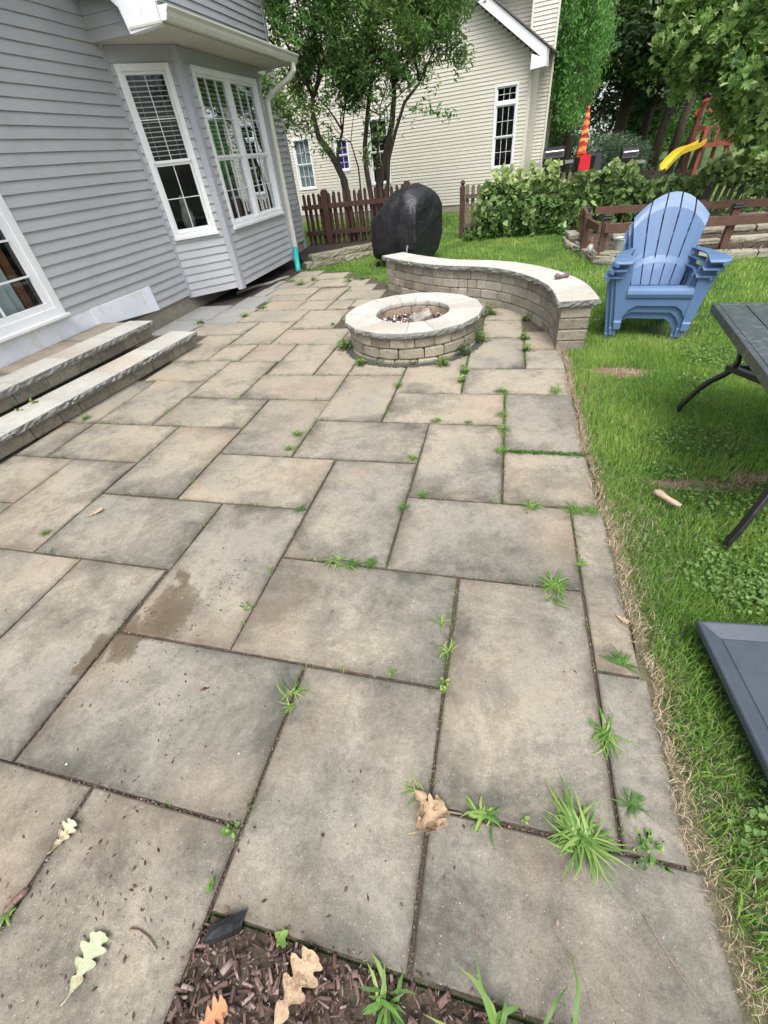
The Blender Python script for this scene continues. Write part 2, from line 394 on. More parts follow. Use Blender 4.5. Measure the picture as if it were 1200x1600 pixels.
M['lf_vine'] = leaf_mat('grape vine leaves', (.04, .09, .028), (.16, .26, .085), (.48, .57, .25), .3)
M['lf_weep'] = leaf_mat('bright weeping leaves', (.035, .10, .028), (.10, .25, .055), (.25, .44, .13), .45)
M['lf_dark'] = leaf_mat('dark evergreen needles', (.018, .04, .018), (.045, .08, .032), (.10, .15, .06), .2)
M['lf_wood'] = leaf_mat('woodland leaves', (.035, .08, .02), (.09, .17, .04), (.21, .32, .08), .4)
M['lf_maple'] = leaf_mat('maple leaves', (.05, .125, .035), (.18, .31, .085), (.46, .58, .25), .5)
M['lf_shrub'] = leaf_mat('grey green shrub', (.05, .09, .05), (.09, .15, .085), (.15, .22, .13), .3)
M['lf_purple'] = leaf_mat('purple brown leaves', (.02, .016, .02), (.05, .04, .05), (.10, .09, .11), .2)
M['lf_ivy'] = leaf_mat('ground ivy', (.03, .075, .015), (.06, .13, .03), (.10, .2, .04), .3)

# ------------------------------------------------------------------ generic stone prism
def offset_poly(P, d):
    n = len(P); out = []
    for i in range(n):
        a, b, c = P[i - 1], P[i], P[(i + 1) % n]
        e1 = (b - a).normalized(); e2 = (c - b).normalized()
        nrm = Vector((e1.y, -e1.x)) + Vector((e2.y, -e2.x))
        if nrm.length < 1e-6: nrm = Vector((e1.y, -e1.x))
        nrm.normalize(); k = max(.5, nrm.dot(Vector((e1.y, -e1.x))))
        dd = d[i] if hasattr(d, '__len__') else d
        out.append(b + nrm * dd / k)
    return out
def dens(P, step, flags):
    """subdivide ccw polygon; flags per edge: 1 = rough face"""
    Q = []; fl = []
    for i in range(len(P)):
        a, b = P[i], P[(i + 1) % len(P)]
        k = max(1, int((b - a).length / step)) if flags[i] else 1
        for j in range(k):
            Q.append(a.lerp(b, j / k)); fl.append(1 if flags[i] else 0)
    return Q, fl
def ccw(P):
    A = sum(P[i].x * P[(i + 1) % len(P)].y - P[(i + 1) % len(P)].x * P[i].y for i in range(len(P)))
    return A > 0
def stone(name, P, z0, z1, mats, parent, rough=0, flags=None, step=.035, ch=.010, tilt=0, **tg):
    P = [Vector((p[0], p[1])) for p in P]
    flags = list(flags) if flags else [0] * len(P)
    if not ccw(P):
        P = P[::-1]; flags = flags[::-1]; flags = flags[1:] + flags[:1]
    Q, fl = dens(P, step, flags); n = len(Q)
    amp = [rough if (fl[i] or fl[i - 1]) else 0 for i in range(n)]
    def row(base, k, z, jz=0):
        d = [base + (random.uniform(-.4, 1) * amp[i] * k) for i in range(n)]
        return [Vector((q.x, q.y, z + (random.uniform(-1, 1) * jz if amp[i] else 0))) for i, q in enumerate(offset_poly(Q, d))]
    h = z1 - z0
    if rough:
        loops = [row(-.006, .3, z0), row(.001, 1, z0 + h * .28, h * .08), row(.002, 1.1, z0 + h * .62, h * .1), row(0, .55, z1 - h * .08, h * .05), row(-.004, .2, z1)]
    else:
        j = ch * .5
        loops = [row(-ch, 0, z0), row(0, 0, z0 + ch), row(random.uniform(-j, j) * .4, 0, z1 - ch), row(-ch, 0, z1)]
    mb = MB(); mb.loft(loops)
    if len(mats) > 1:
        nf = len(mb.f)
        mb.m = [1] * nf; mb.m[nf - 1] = 0; mb.m[nf - 2] = 0
        for i in range(n):
            if not fl[i]:
                for r in range(len(loops) - 1): mb.m[r * n + i] = 0
    o = mb.build(name, mats, parent, **tg)
    return o

# ================================================================== GROUND
lawn = MB(); lawn.add([(-80, -60, -.03), (90, -60, -.03), (90, 140, -.03), (-80, 140, -.03)], [(0, 1, 2, 3)])
lawn.build('lawn_ground', M['lawn'], origin=(0, 0, -.03), kind='structure')
EDGE = [(.64, .012), (.60, 1.0), (.60, 1.5), (.578, 2.2), (.578, 4.6), (.45, 4.9), (.3, 5.2), (-.2, 5.8), (-.9, 6.1), (-1.35, 6.5), (-1.75, 6.95),
        (-2.1, 7.42), (-2.7, 7.92), (-3.2, 8.12), (-3.62, 8.2), (-3.68, 7.8), (-3.74, 7.42), (-3.84, 7.02), (-3.86, 6.6), (-4.02, 6.16), (-4.47, 6.08), (-4.47, -1.5), (-.635, -1.5), (-.635, .012)]
pb = MB(); pb.add([(x, y, -.014) for x, y in EDGE], [tuple(range(len(EDGE)))])
patio = pb.build('patio_bed', M['bed'], origin=(0, 0, -.014), kind='structure')

SL = [(-.98, -.09, .74, 1.28), (-.09, .44, .37, 1.28), (-.635, -.09, .012, .74), (-1.545, -.635, .20, .74), (-1.19, -.635, -.72, .20),
      (-2.09, -1.19, -.36, .20), (-1.75, -1.19, -.9, -.36), (-.09, .645, .012, .37), (.44, .615, .37, .905), (.44, .60, .905, 1.83), (-.43, .44, 1.28, 1.83), (-.98, -.43, 1.28, 2.17),
      (-1.53, -.98, .74, 1.65), (-.43, .09, 1.83, 2.68), (.09, .575, 2.35, 3.17), (.09, .585, 1.83, 2.35), (-1.30, -.43, 2.17, 2.68),
      (-.79, .09, 2.68, 3.17), (-1.31, -.79, 2.68, 3.52), (-1.86, -1.30, 2.17, 3.02), (-1.86, -.98, 1.65, 2.17), (-2.425, -1.86, 1.65, 2.52),
      (-2.70, -1.86, 2.52, 3.02), (-2.70, -2.16, 3.02, 3.86), (-2.16, -1.31, 3.02, 3.52), (-3.27, -2.70, 2.52, 3.38), (-3.43, -2.70, 3.38, 3.88),
      (-3.27, -2.425, 2.0, 2.52), (-2.99, -2.43, 1.11, 2.0), (-3.58, -2.99, 1.48, 2.0), (-3.58, -3.27, 2.0, 2.52), (-3.60, -3.27, 2.52, 3.38), (-2.43, -1.53, 1.11, 1.65), (-2.09, -1.545, .20, 1.11),
      (-2.99, -2.09, .60, 1.11), (-3.6, -2.99, .6, 1.48), (-2.99, -2.09, .1, .6), (-2.7, -2.09, -.5, .1), (-.25, .575, 3.17, 3.66), (-.25, .25, 3.66, 4.44), (.25, .575, 3.66, 4.11), (-.16, .25, 4.44, 4.99),
      (-.79, -.25, 3.17, 3.97), (-1.31, -.79, 3.52, 3.97), (.25, .575, 4.11, 4.6), (-.16, .25, 4.99, 5.45), (-.16, -.6, 5.2, 5.75), (-.6, -1.05, 5.2, 5.75), (-1.05, -1.5, 5.2, 5.75),
      (-2.14, -1.65, 3.52, 4.34), (-1.65, -1.31, 3.52, 4.34), (-2.62, -2.14, 3.86, 4.36), (-3.02, -2.62, 3.88, 4.36), (-3.50, -3.02, 3.88, 4.71), (-3.01, -2.49, 4.36, 5.18),
      (-2.49, -1.66, 4.34, 4.86), (-1.66, -1.2, 4.34, 5.2), (-2.48, -1.9, 4.86, 5.63), (-1.9, -1.5, 5.2, 5.63), (-3.36, -2.48, 5.18, 5.68), (-3.85, -3.01, 4.71, 5.18), (-3.32, -2.72, 5.68, 6.17),
      (-2.72, -2.27, 5.65, 6.12), (-2.27, -1.96, 5.65, 6.09), (-1.96, -1.4, 5.75, 6.09), (-2.75, -2.27, 6.12, 6.83), (-3.55, -2.76, 6.50, 6.92), (-3.42, -2.76, 6.17, 6.50),
      (-2.26, -1.62, 6.09, 6.57), (-2.26, -1.85, 6.57, 6.95), (-3.0, -2.38, 6.92, 7.42), (-2.38, -2.05, 6.86, 7.3), (-3.62, -3.0, 6.92, 7.35), (-3.62, -3.12, 7.35, 7.74), (-3.62, -3.14, 7.74, 8.15), (-3.12, -2.58, 7.44, 7.9)]
SLP = [(-4.45, -3.87, 4.75, 5.38), (-4.45, -3.87, 5.38, 6.05), (-3.87, -3.36, 5.18, 5.85), (-3.86, -3.42, 5.85, 6.5), (-3.80, -3.56, 6.5, 6.98), (-3.76, -3.63, 6.98, 7.5)]
GAP = .0045
def slab(x0, x1, y0, y1, mat, parent, z=0., th=.045, name='paving_slab'):
    x0, x1 = min(x0, x1), max(x0, x1)
    g = GAP + random.uniform(0, .0025); j = lambda: random.uniform(-.003, .003)
    P = [Vector((x0 + g + j(), y0 + g + j())), Vector((x1 - g + j(), y0 + g + j())), Vector((x1 - g + j(), y1 - g + j())), Vector((x0 + g + j(), y1 - g + j()))]
    zt = [z + random.uniform(-.0025, .0015) for _ in range(4)]
    r1 = [Vector((p.x, p.y, z - th)) for p in P]
    r2 = [Vector((p.x, p.y, zt[i] - .004)) for i, p in enumerate(P)]
    c = sum(P, Vector((0, 0))) / 4
    r3 = [Vector((p.x + (-.005 if p.x > c.x else .005), p.y + (-.005 if p.y > c.y else .005), zt[i])) for i, p in enumerate(P)]
    mb = MB(); mb.loft([r1, r2, r3]); return mb.build(name, mat, parent)
for s_ in SL: slab(*s_, M['slab'], patio)
for s_ in SLP: slab(*s_, M['slab_pale'], patio)

# grass beside patio edge, mulch bed, dark void bed
mbd = MB(); P_ = [(-.63, -1.2), (1.2, -1.2), (1.2, -.08), (.66, .0), (.08, .006), (-.63, .006)]
mbd.add([(x, y, -.02) for x, y in P_], [tuple(range(len(P_)))])
mbd.build('mulch_bed', M['soil'], origin=(0, 0, -.02), kind='structure')
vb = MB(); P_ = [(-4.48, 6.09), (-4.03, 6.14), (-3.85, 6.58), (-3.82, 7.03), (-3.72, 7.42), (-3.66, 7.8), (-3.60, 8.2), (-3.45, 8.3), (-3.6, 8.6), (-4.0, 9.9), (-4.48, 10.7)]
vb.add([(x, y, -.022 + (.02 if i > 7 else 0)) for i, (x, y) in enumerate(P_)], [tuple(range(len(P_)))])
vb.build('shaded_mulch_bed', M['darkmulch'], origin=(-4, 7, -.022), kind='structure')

def chips(n, cx, cy, lx, ly, smin, smax, z0, zs, aniso=3.2):
    V = []; F = []
    for i in range(n):
        L = random.uniform(smin, smax); W = L / random.uniform(1.8, aniso * 1.6); T = W * random.uniform(.15, .4)
        M_ = (Matrix.Rotation(random.uniform(0, 6.28), 3, 'Z') @ Matrix.Rotation(random.gauss(0, .35), 3, 'Y') @ Matrix.Rotation(random.gauss(0, .5), 3, 'X'))
        x, y = cx() if callable(cx) else random.uniform(cx - lx, cx + lx), random.uniform(cy - ly, cy + ly)
        if callable(cy): x, y = cy()
        c = Vector((x, y, z0 + random.random() * zs))
        b = len(V)
        for sx, sy, sz in ((-1, -.6, -1), (1, -1, -1), (1, .7, -1), (-1, 1, -1), (-1, -.6, 1), (.8, -.9, 1), (1, .6, 1), (-.9, .8, 1)):
            V.append(c + M_ @ Vector((sx * L / 2, sy * W / 2, sz * T / 2)))
        F += [(b + 3, b + 2, b + 1, b), (b + 4, b + 5, b + 6, b + 7), (b, b + 1, b + 5, b + 4), (b + 1, b + 2, b + 6, b + 5), (b + 2, b + 3, b + 7, b + 6), (b + 3, b, b + 4, b + 7)]
    return np.array(V), np.array(F)

def chip_mat():
    m, t, nn, l, b = newmat('bark mulch chips')
    a = N(t, 'ShaderNodeAttribute', attribute_name='tint').outputs['Fac']
    col = ramp(t, a, [(.0, (.035, .02, .016)), (.45, (.11, .062, .048)), (.8, (.19, .125, .105)), (1., (.30, .235, .21))])
    col = mix(t, .6, col, ramp(t, noise(t, pos(t), 220, 3), [(.3, .55), (.7, 1.2)]), 'MULTIPLY')
    l.new(col, b.inputs['Base Color']); b.inputs['Roughness'].default_value = .85; return m
M['chips'] = chip_mat()
V, F = chips(2600, .0, -.22, .66, .222, .008, .034, -.018, .018)
V2, F2 = chips(3800, .0, -.22, .66, .225, .002, .010, -.012, .014, 2.2); F = np.concatenate([F, F2 + len(V)]); V = np.concatenate([V, V2])
V2, F2 = chips(120, .0, .01, .62, .02, .003, .012, .001, .003, 2.2); F = np.concatenate([F, F2 + len(V)]); V = np.concatenate([V, V2])
np_mesh('mulch_chips', V, F, M['chips'], tint=np.repeat(rng.random(len(V) // 8), 8), origin=(0, -.2, -.02),
        label='loose reddish brown bark mulch chips filling the bed at the bottom of the patio', cat='mulch', kind='stuff')

# ================================================================== GREY HOUSE
HX = -4.5; BX = -3.94; BY0, BY1 = 5.98, 6.54; BY2, BY3 = 8.66, 9.22; HYE = 10.62; EXPO = .0965
house = empty('grey_house', (-4.5, 6, 0), 'grey vinyl sided house with a bay window beside the patio on the left', 'house')

def wall_boards(parent, p0, p1, z0, z1, mat, e, openings=(), name='siding_board', top=None, base=0.0, wave=0, lip=.017, th=.02):
    """clapboards on vertical plane p0->p1 (outward normal to the right of travel)"""
    p0 = Vector((p0[0], p0[1], 0)); p1 = Vector((p1[0], p1[1], 0)); L = (p1 - p0).length; d = (p1 - p0) / L
    n = Vector((d.y, -d.x, 0)); z = z0; k = 0
    while z < z1 - .01:
        zt = min(z + e, z1); a, b = 0., L
        if top: a, b = top(z, zt, L)
        if b - a > .02:
            segs = [(a, b, z, zt)]
            for (s0, s1, oz0, oz1) in openings:
                new = []
                for (u0, u1, v0, v1) in segs:
                    if u1 <= s0 or u0 >= s1 or v1 <= oz0 or v0 >= oz1: new.append((u0, u1, v0, v1)); continue
                    if u0 < s0: new.append((u0, s0, v0, v1))
                    if u1 > s1: new.append((s1, u1, v0, v1))
                    m0, m1 = max(u0, s0), min(u1, s1)
                    if v0 < oz0: new.append((m0, m1, v0, oz0))
                    if v1 > oz1: new.append((m0, m1, oz1, v1))
                segs = new
            mb = MB()
            for (u0, u1, v0, v1) in segs:
                ns = max(1, int((u1 - u0) / .35)) if wave else 1
                lo = []
                for q in range(ns + 1):
                    u = u0 + (u1 - u0) * q / ns
                    wv = wave * math.sin(u * 5.1 + z * 7) * math.sin(u * 2.3 + z * 3.1 + 1) if wave else 0
                    ob = .003 + lip * (zt - v0) / (zt - z) + abs(wv) * .6; ot = .003 + lip * (zt - v1) / (zt - z) + .0005
                    P0 = p0 + d * u
                    lo.append([P0 + n * ob + Vector((0, 0, v0 + wv * .35 + (.001 if v0 == z else 0))), P0 + n * ot + Vector((0, 0, v1)), P0 - n * th + Vector((0, 0, v1)), P0 - n * th + Vector((0, 0, v0))])
                mb.loft(lo)
                mb.build(name, mat, parent); mb = MB()
        z += e; k += 1

def frame_rect(mb, O, U, Nn, s0, s1, z0, z1, wd, o0, o1):
    """rectangular ring on plane: O origin, U along, Nn outward; ring width wd, from depth o0 to o1"""
    Z_ = Vector((0, 0, 1))
    def bx(a, b, c, d_):
        q = lambda s, z, o: O + U * s + Z_ * z + Nn * o
        mb.hexa([q(a, c, o0), q(b, c, o0), q(b, c, o1), q(a, c, o1), q(a, d_, o0), q(b, d_, o0), q(b, d_, o1), q(a, d_, o1)])
    bx(s0, s0 + wd, z0, z1); bx(s1 - wd, s1, z0, z1); bx(s0 + wd, s1 - wd, z0, z0 + wd); bx(s0 + wd, s1 - wd, z1 - wd, z1)
def pbox(mb, O, U, Nn, a, b, c, d_, o0, o1):
    Z_ = Vector((0, 0, 1)); q = lambda s, z, o: O + U * s + Z_ * z + Nn * o
    mb.hexa([q(a, c, o0), q(b, c, o0), q(b, c, o1), q(a, c, o1), q(a, d_, o0), q(b, d_, o0), q(b, d_, o1), q(a, d_, o1)])

def window(parent, O, U, s0, s1, z0, z1, cols=2, rows=2, split=.5, blinds=True, wtrim=.06, mull=None, transom=None, fill='room', sill=True, lower_fill=None, gm='glass'):
    """double-hung window(s); U travel direction, outward normal right of travel"""
    O = Vector((O[0], O[1], 0)); U = Vector((U[0], U[1], 0)).normalized(); Nn = Vector((U.y, -U.x, 0))
    fr = MB(); frame_rect(fr, O, U, Nn, s0, s1, z0, z1, wtrim, -.05, .030)
    f = fr.build('window', M['white'], parent, bevel=.003)
    if sill:
        sm_ = MB(); pbox(sm_, O, U, Nn, s0 - .01, s1 + .01, z0 - .025, z0 + .012, -.02, .052); sm_.build('sill', M['white'], f, bevel=.003)
    units = [(s0 + wtrim, s1 - wtrim)]
    if mull:
        c = (s0 + s1) / 2; units = [(s0 + wtrim, c - .035), (c + .035, s1 - wtrim)]
        mm = MB(); pbox(mm, O, U, Nn, c - .035, c + .035, z0 + wtrim, z1 - wtrim, -.04, .022); mm.build('mullion', M['white'], f)
    zin0, zin1 = z0 + wtrim, z1 - wtrim
    if transom:
        tz = zin1 - transom; tm = MB(); pbox(tm, O, U, Nn, s0 + wtrim, s1 - wtrim, tz - .06, tz, -.04, .022); tm.build('transom_bar', M['white'], f)
    else: tz = None
    for (a, b) in units:
        lights = []
        top_ = zin1 if tz is None else tz - .06
        zm = zin0 + (top_ - zin0) * split
        lights.append((zin0, zm, rows, -.030)); lights.append((zm, top_, rows, -.012))
        if tz is not None: lights.append((tz, zin1, 2, -.012))
        for (v0, v1, rr, dep) in lights:
            sh = MB(); frame_rect(sh, O, U, Nn, a, b, v0, v1, .028, dep - .02, dep + .012); sh.build('sash', M['white'], f)
            for i in range(1, cols):
                sx_ = a + .028 + (b - a - .056) * i / cols; mu = MB(); pbox(mu, O, U, Nn, sx_ - .0042, sx_ + .0042, v0 + .026, v1 - .026, dep - .010, dep + .002); mu.build('muntin', M['white'], f)
            for j in range(1, rr):
                z = v0 + .028 + (v1 - v0 - .056) * j / rr
                mu = MB(); pbox(mu, O, U, Nn, a + .026, b - .026, z - .0042, z + .0042, dep - .009, dep + .004); mu.build('muntin', M['white'], f)
            gl = MB(); pbox(gl, O, U, Nn, a + .026, b - .026, v0 + .026, v1 - .026, dep - .017, dep - .013); gl.build('pane', M[gm], f)
        if blinds:
            z = zin1 - .03; zb = zin0 + (zin1 - zin0) * .50
            while z > zb:
                bl = MB(); pbox(bl, O, U, Nn, a + .02, b - .02, z, z + .009, -.078, -.062); bl.build('blind_slat', M['blind'], f); z -= .045
            bl = MB(); pbox(bl, O, U, Nn, a + .02, b - .02, zb - .05, zb - .015, -.09, -.062); bl.build('blind_rail', M['blind'], f)
            for fx in (.22, .78):
                bl = MB(); xx = a + (b - a) * fx; pbox(bl, O, U, Nn, xx - .0015, xx + .0015, zb - .04, zin1 - .02, -.060, -.058); bl.build('blind_cord', M['blind'], f)
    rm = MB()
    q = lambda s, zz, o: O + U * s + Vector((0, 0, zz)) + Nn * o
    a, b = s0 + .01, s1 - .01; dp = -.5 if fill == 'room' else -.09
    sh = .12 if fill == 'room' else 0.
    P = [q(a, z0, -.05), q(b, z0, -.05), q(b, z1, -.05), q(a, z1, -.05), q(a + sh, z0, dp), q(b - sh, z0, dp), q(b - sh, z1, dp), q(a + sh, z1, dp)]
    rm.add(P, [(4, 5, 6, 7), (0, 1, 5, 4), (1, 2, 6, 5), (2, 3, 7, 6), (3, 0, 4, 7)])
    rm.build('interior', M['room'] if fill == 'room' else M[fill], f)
    return f

# main wall (travels +Y, outward +X)
SD0, SD1, SDZ0, SDZ1 = 1.75, 3.84, .535, 2.55
wall_boards(house, (HX, .2), (HX, BY0), .19, 3.3, M['siding'], EXPO, openings=[(SD0 - .2, SD1 - .2, .0, SDZ1), (SD0 - .2, 5.19 - .2, .0, .495)], wave=.006)
c_ = MB(); c_.hexa([(HX - .04, BY0 - .045, .15), (HX + .022, BY0 - .045, .15), (HX + .03, BY0 + .005, .15), (HX - .04, BY0 + .005, .15),
                    (HX - .04, BY0 - .045, 3.3), (HX + .022, BY0 - .045, 3.3), (HX + .03, BY0 + .005, 3.3), (HX - .04, BY0 + .005, 3.3)])
c_.build('corner_post', M['trimgrey'], house, bevel=.004)
BZ0, BZT = .145, 2.70
D45 = Vector((1, 1, 0)).normalized()
LB = Vector((BX - HX, BY1 - BY0)).length
# bay: outward normal right of travel -> travel from (HX,BY0) to (BX,BY1)
wall_boards(house, (HX, BY0), (BX, BY1), BZ0, BZT - .14, M['siding'], EXPO, openings=[(.06, .66, .885, 2.555)])
wall_boards(house, (BX, BY1), (BX, BY2), BZ0, BZT - .14, M['siding'], EXPO, openings=[(.20, 1.99, .885, 2.555)])
wall_boards(house, (BX, BY2), (HX, BY3), BZ0, BZT - .14, M['siding'], EXPO)
wall_boards(house, (HX, BY3), (HX, HYE), .18, 5.2, M['siding'], EXPO)
wall_boards(house, (HX, BY0 + .02), (HX, BY3), 2.98, 5.2, M['siding'], EXPO)
# frieze boards under the bay soffit
for a, b in (((HX, BY0), (BX, BY1)), ((BX, BY1), (BX, BY2)), ((BX, BY2), (HX, BY3))):
    a = Vector((*a, 0)); b = Vector((*b, 0)); u = (b - a).normalized(); n = Vector((u.y, -u.x, 0)); za = Vector((0, 0, BZT - .14)); zb = Vector((0, 0, BZT)); fz = MB()
    fz.hexa([a - n * .02 + za, b - n * .02 + za, b + n * .006 + za, a + n * .006 + za, a - n * .02 + zb, b - n * .02 + zb, b + n * .006 + zb, a + n * .006 + zb])
    fz.build('frieze_board', M['trimgrey'], house)
for (x, y) in ((BX, BY1), (BX, BY2)):
    cp = MB(); s = 1 if y == BY1 else -1
    pts = [(x + .026, y - .012 * s), (x + .026, y + .075 * s), (x - .03, y + .075 * s), (x - .065, y - .0 * s), (x - .035, y - .072 * s)]
    cp.loft([[Vector((a, b, BZ0 - .035)) for a, b in pts], [Vector((a, b, BZT - .002)) for a, b in pts]]); cp.build('corner_post', M['trimgrey'], house, bevel=.004)
# bay floor and foundation
bf = MB(); P = [(HX, BY0), (BX - .01, BY1), (BX - .01, BY2), (HX, BY3)]
bf.loft([[Vector((a, b, BZ0 + .0)) for a, b in P], [Vector((a, b, BZ0 + .04)) for a, b in P]]); bf.build('bay_floor', M['room'], house)
fd = MB(); fd.box((HX - .11, 5.5, .045), (.2, 10.4, .29)); fd.build('foundation', M['conc'], house)
# window in the angled face, pair of windows in the front face
wa = window(house, (HX, BY0), (1, 1), .06, .66, .885, 2.555, cols=2, rows=2, split=.47)
wb = window(house, (BX, BY1), (0, 1), .20, 1.99, .885, 2.555, cols=3, rows=2, split=.47, mull=True)
# sliding door at left edge
O = Vector((HX, 0, 0)); U = Vector((0, 1, 0)); Nn = Vector((1, 0, 0))
sdm = MB(); frame_rect(sdm, O, U, Nn, SD0, SD1, SDZ0, SDZ1, .085, -.06, .03)
sdo = sdm.build('sliding_door', M['white'], house, bevel=.004)
mm = MB(); frame_rect(mm, O, U, Nn, SD0 + .085, 2.76, SDZ0 + .085, SDZ1 - .085, .06, -.05, -.01); mm.build('door_sash', M['white'], sdo)
mm = MB(); frame_rect(mm, O, U, Nn, 2.78, SD1 - .085, SDZ0 + .085, SDZ1 - .085, .05, -.04, .01); mm.build('door_sash', M['white'], sdo)
for y in (2.30, 3.25):
    mm = MB(); pbox(mm, O, U, Nn, y - .008, y + .008, SDZ0 + .14, SDZ1 - .14, -.03, -.016); mm.build('muntin', M['white'], sdo)
for z in (.92, 1.22, 1.55, 1.9, 2.2):
    mm = MB(); pbox(mm, O, U, Nn, 2.83, SD1 - .135, z - .008, z + .008, -.029, -.014); mm.build('muntin', M['white'], sdo)
mm = MB(); pbox(mm, O, U, Nn, SD0 + .1, SD1 - .1, SDZ0 + .1, SDZ1 - .1, -.045, -.04); mm.build('pane', M['glass'], sdo)
cu = MB(); lo = []
for i in range(61):
    y = 1.9 + i * (3.56 - 1.9) / 60; x = HX - .12 + .028 * math.sin(i * 1.15) + .012 * math.sin(i * .41)
    lo.append([Vector((x, y, SDZ0 + .12)), Vector((x - .004, y, SDZ1 - .1))])
cu.loft([[p[0] for p in lo], [p[1] for p in lo]], caps=False, closed=False); cu.build('curtain', M['curtain'], sdo, smooth=True)
jm = MB(); pbox(jm, O, U, Nn, 3.58, 3.665, SDZ0 + .1, SDZ1 - .1, -.22, -.12); jm.build('wood_jamb', M['oak'], sdo)
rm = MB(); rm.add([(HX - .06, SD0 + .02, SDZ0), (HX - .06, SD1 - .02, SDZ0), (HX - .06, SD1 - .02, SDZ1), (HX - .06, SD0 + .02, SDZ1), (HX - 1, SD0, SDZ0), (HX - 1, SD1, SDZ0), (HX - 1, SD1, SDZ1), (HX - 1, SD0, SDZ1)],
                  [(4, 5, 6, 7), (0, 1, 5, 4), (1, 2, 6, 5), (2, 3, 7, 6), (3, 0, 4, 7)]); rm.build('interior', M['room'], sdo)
th_ = MB(); pbox(th_, O, U, Nn, SD0 - .05, SD1 + .005, .515, .545, -.02, .075); th_.build('threshold', M['white'], sdo, bevel=.005)
sk = MB(); pbox(sk, O, U, Nn, .2, 3.845, .30, .515, -.01, .022); sk.build('skirt_panel', M['whiteboard'], house)
sk = MB(); pbox(sk, O, U, Nn, 3.85, 4.135, .30, .495, -.01, .014); sk.build('skirt_panel', M['whiteboard'], house)
sk = MB(); sk.hexa([(HX - .01, 4.14, .30), (HX + .05, 4.14, .30), (HX + .05, 5.19, .192), (HX - .01, 5.19, .192), (HX - .01, 4.14, .492), (HX + .03, 4.14, .492), (HX + .03, 5.19, .488), (HX - .01, 5.19, .488)])
sk.build('skirt_panel', M['whiteboard'], house, bevel=.003)
# bay roof: soffit, fascia, gutter, cheek
GX, GY0, GY1 = -3.50, 5.72, 9.10
sf = MB(); sf.box(((HX + GX) / 2, (5.895 + GY1) / 2, 2.712), (abs(GX - HX), GY1 - 5.895, .018)); sf.box((-3.7, 5.80, 2.712), (.37, .185, .018)); sf.build('soffit', M['soffit'], house)
fa = MB(); fa.box((GX - .012, (5.72 + GY1) / 2, 2.77), (.02, GY1 - 5.72, .145)); fa.build('fascia', M['soffit'], house)
ck = MB()     # white boxed end of the eave, facing the camera side
pr_ = [(-3.90, 2.675), (-3.52, 2.695), (-3.52, 2.85), (-3.60, 2.92), (-4.10, 3.30), (-4.42, 3.52), (-4.42, 3.28), (-4.15, 3.05), (-3.94, 2.86)]
ck.loft([[Vector((x, y, z)) for x, z in pr_] for y in (5.715, 5.80)]); ck.build('eave_return', M['whiteboard'], house)
for i, (zz0, zz1, xr) in enumerate(((2.705, 2.80, -3.93), (2.80, 2.895, -3.95), (2.895, 2.99, -4.04), (2.99, 3.085, -4.14), (3.085, 3.18, -4.2), (3.18, 3.275, -4.3))):
    cb = MB(); cb.hexa([(HX, 5.855, zz0), (xr, 5.855, zz0), (xr, 5.90, zz0), (HX, 5.90, zz0), (HX, 5.867, zz1), (xr, 5.867, zz1), (xr, 5.9, zz1), (HX, 5.9, zz1)]); cb.build('siding_board', M['siding'], house)
gp = [(0, 0), (.055, .0), (.075, .03), (.085, .06), (.11, .085), (.11, .10), (.10, .10), (.10, .09), (.075, .068), (.065, .035), (.05, .01), (.01, .01), (.01, .10), (0, .10)]
gm = MB(); gm.loft([[Vector((GX + a, y, 2.715 + b)) for a, b in gp] for y in (GY0, GY1 + .05)]); gut = gm.build('gutter', M['cream'], house, bevel=0)
for y in (GY0 - .004, GY1 + .054):
    ge = MB(); ge.loft([[Vector((GX + a, y + e, 2.715 + b)) for a, b in ((0, 0), (.055, 0), (.075, .03), (.085, .06), (.11, .085), (.11, .10), (0, .10))] for e in (-.004, .004)])
    ge.build('gutter_end', M['white'], gut)
rf = MB(); rf.hexa([(GX + .03, GY0 + .01, 2.818), (GX + .03, GY1, 2.818), (HX - .02, GY1, 3.05), (HX - .02, GY0 + .01, 3.05), (GX + .03, GY0 + .01, 2.84), (GX + .03, GY1, 2.84), (HX - .02, GY1, 3.08), (HX - .02, GY0 + .01, 3.08)])
rf.build('bay_roof', M['roof'], house)
ds = MB()
ds.sweep([(-3.45, 8.98, 2.72), (-3.45, 8.98, 2.63), (-3.53, 8.93, 2.55), (-3.80, 8.78, 2.40), (-3.885, 8.74, 2.32), (-3.885, 8.72, 2.2), (-3.885, 8.70, .24)], .075, .055, (.35, .94, 0))
ds.build('downspout', M['cream'], house, bevel=.006)
cr = MB(); cr.box((HX - .02, HYE + .01, 2.6), (.10, .07, 5.2)); cr.build('corner_post', M['trimgrey'], house)
bk = MB()
bk.add([(HX - .02, HYE + .02, .0), (HX - 8, HYE + .02, .0), (HX - 8, HYE + .02, 5.2), (HX - .02, HYE + .02, 5.2)], [(0, 1, 2, 3)])
bk.add([(HX - .02, .2, .0), (HX - 8, .2, .0), (HX - 8, .2, 5.2), (HX - .02, .2, 5.2)], [(3, 2, 1, 0)])
bk.add([(HX - .03, .2, 5.18), (HX - .03, HYE, 5.18), (HX - 8, HYE, 5.18), (HX - 8, .2, 5.18)], [(0, 1, 2, 3)])
bk.add([(HX - .026, .2, 2.5), (HX - .026, HYE, 2.5), (HX - .026, HYE, 5.2), (HX - .026, .2, 5.2)], [(0, 1, 2, 3)])
bk.build('wall_shell', M['siding'], house)
ea = MB(); ea.box((HX + .18, 5.4, 5.28), (.5, 11, .14)); ea.build('eave', M['soffit'], house)
ev2 = MB(); ev2.box((HX + .30, 2.95, 3.42), (.60, 5.5, .10)); ev2.build('eave', M['soffit'], house)
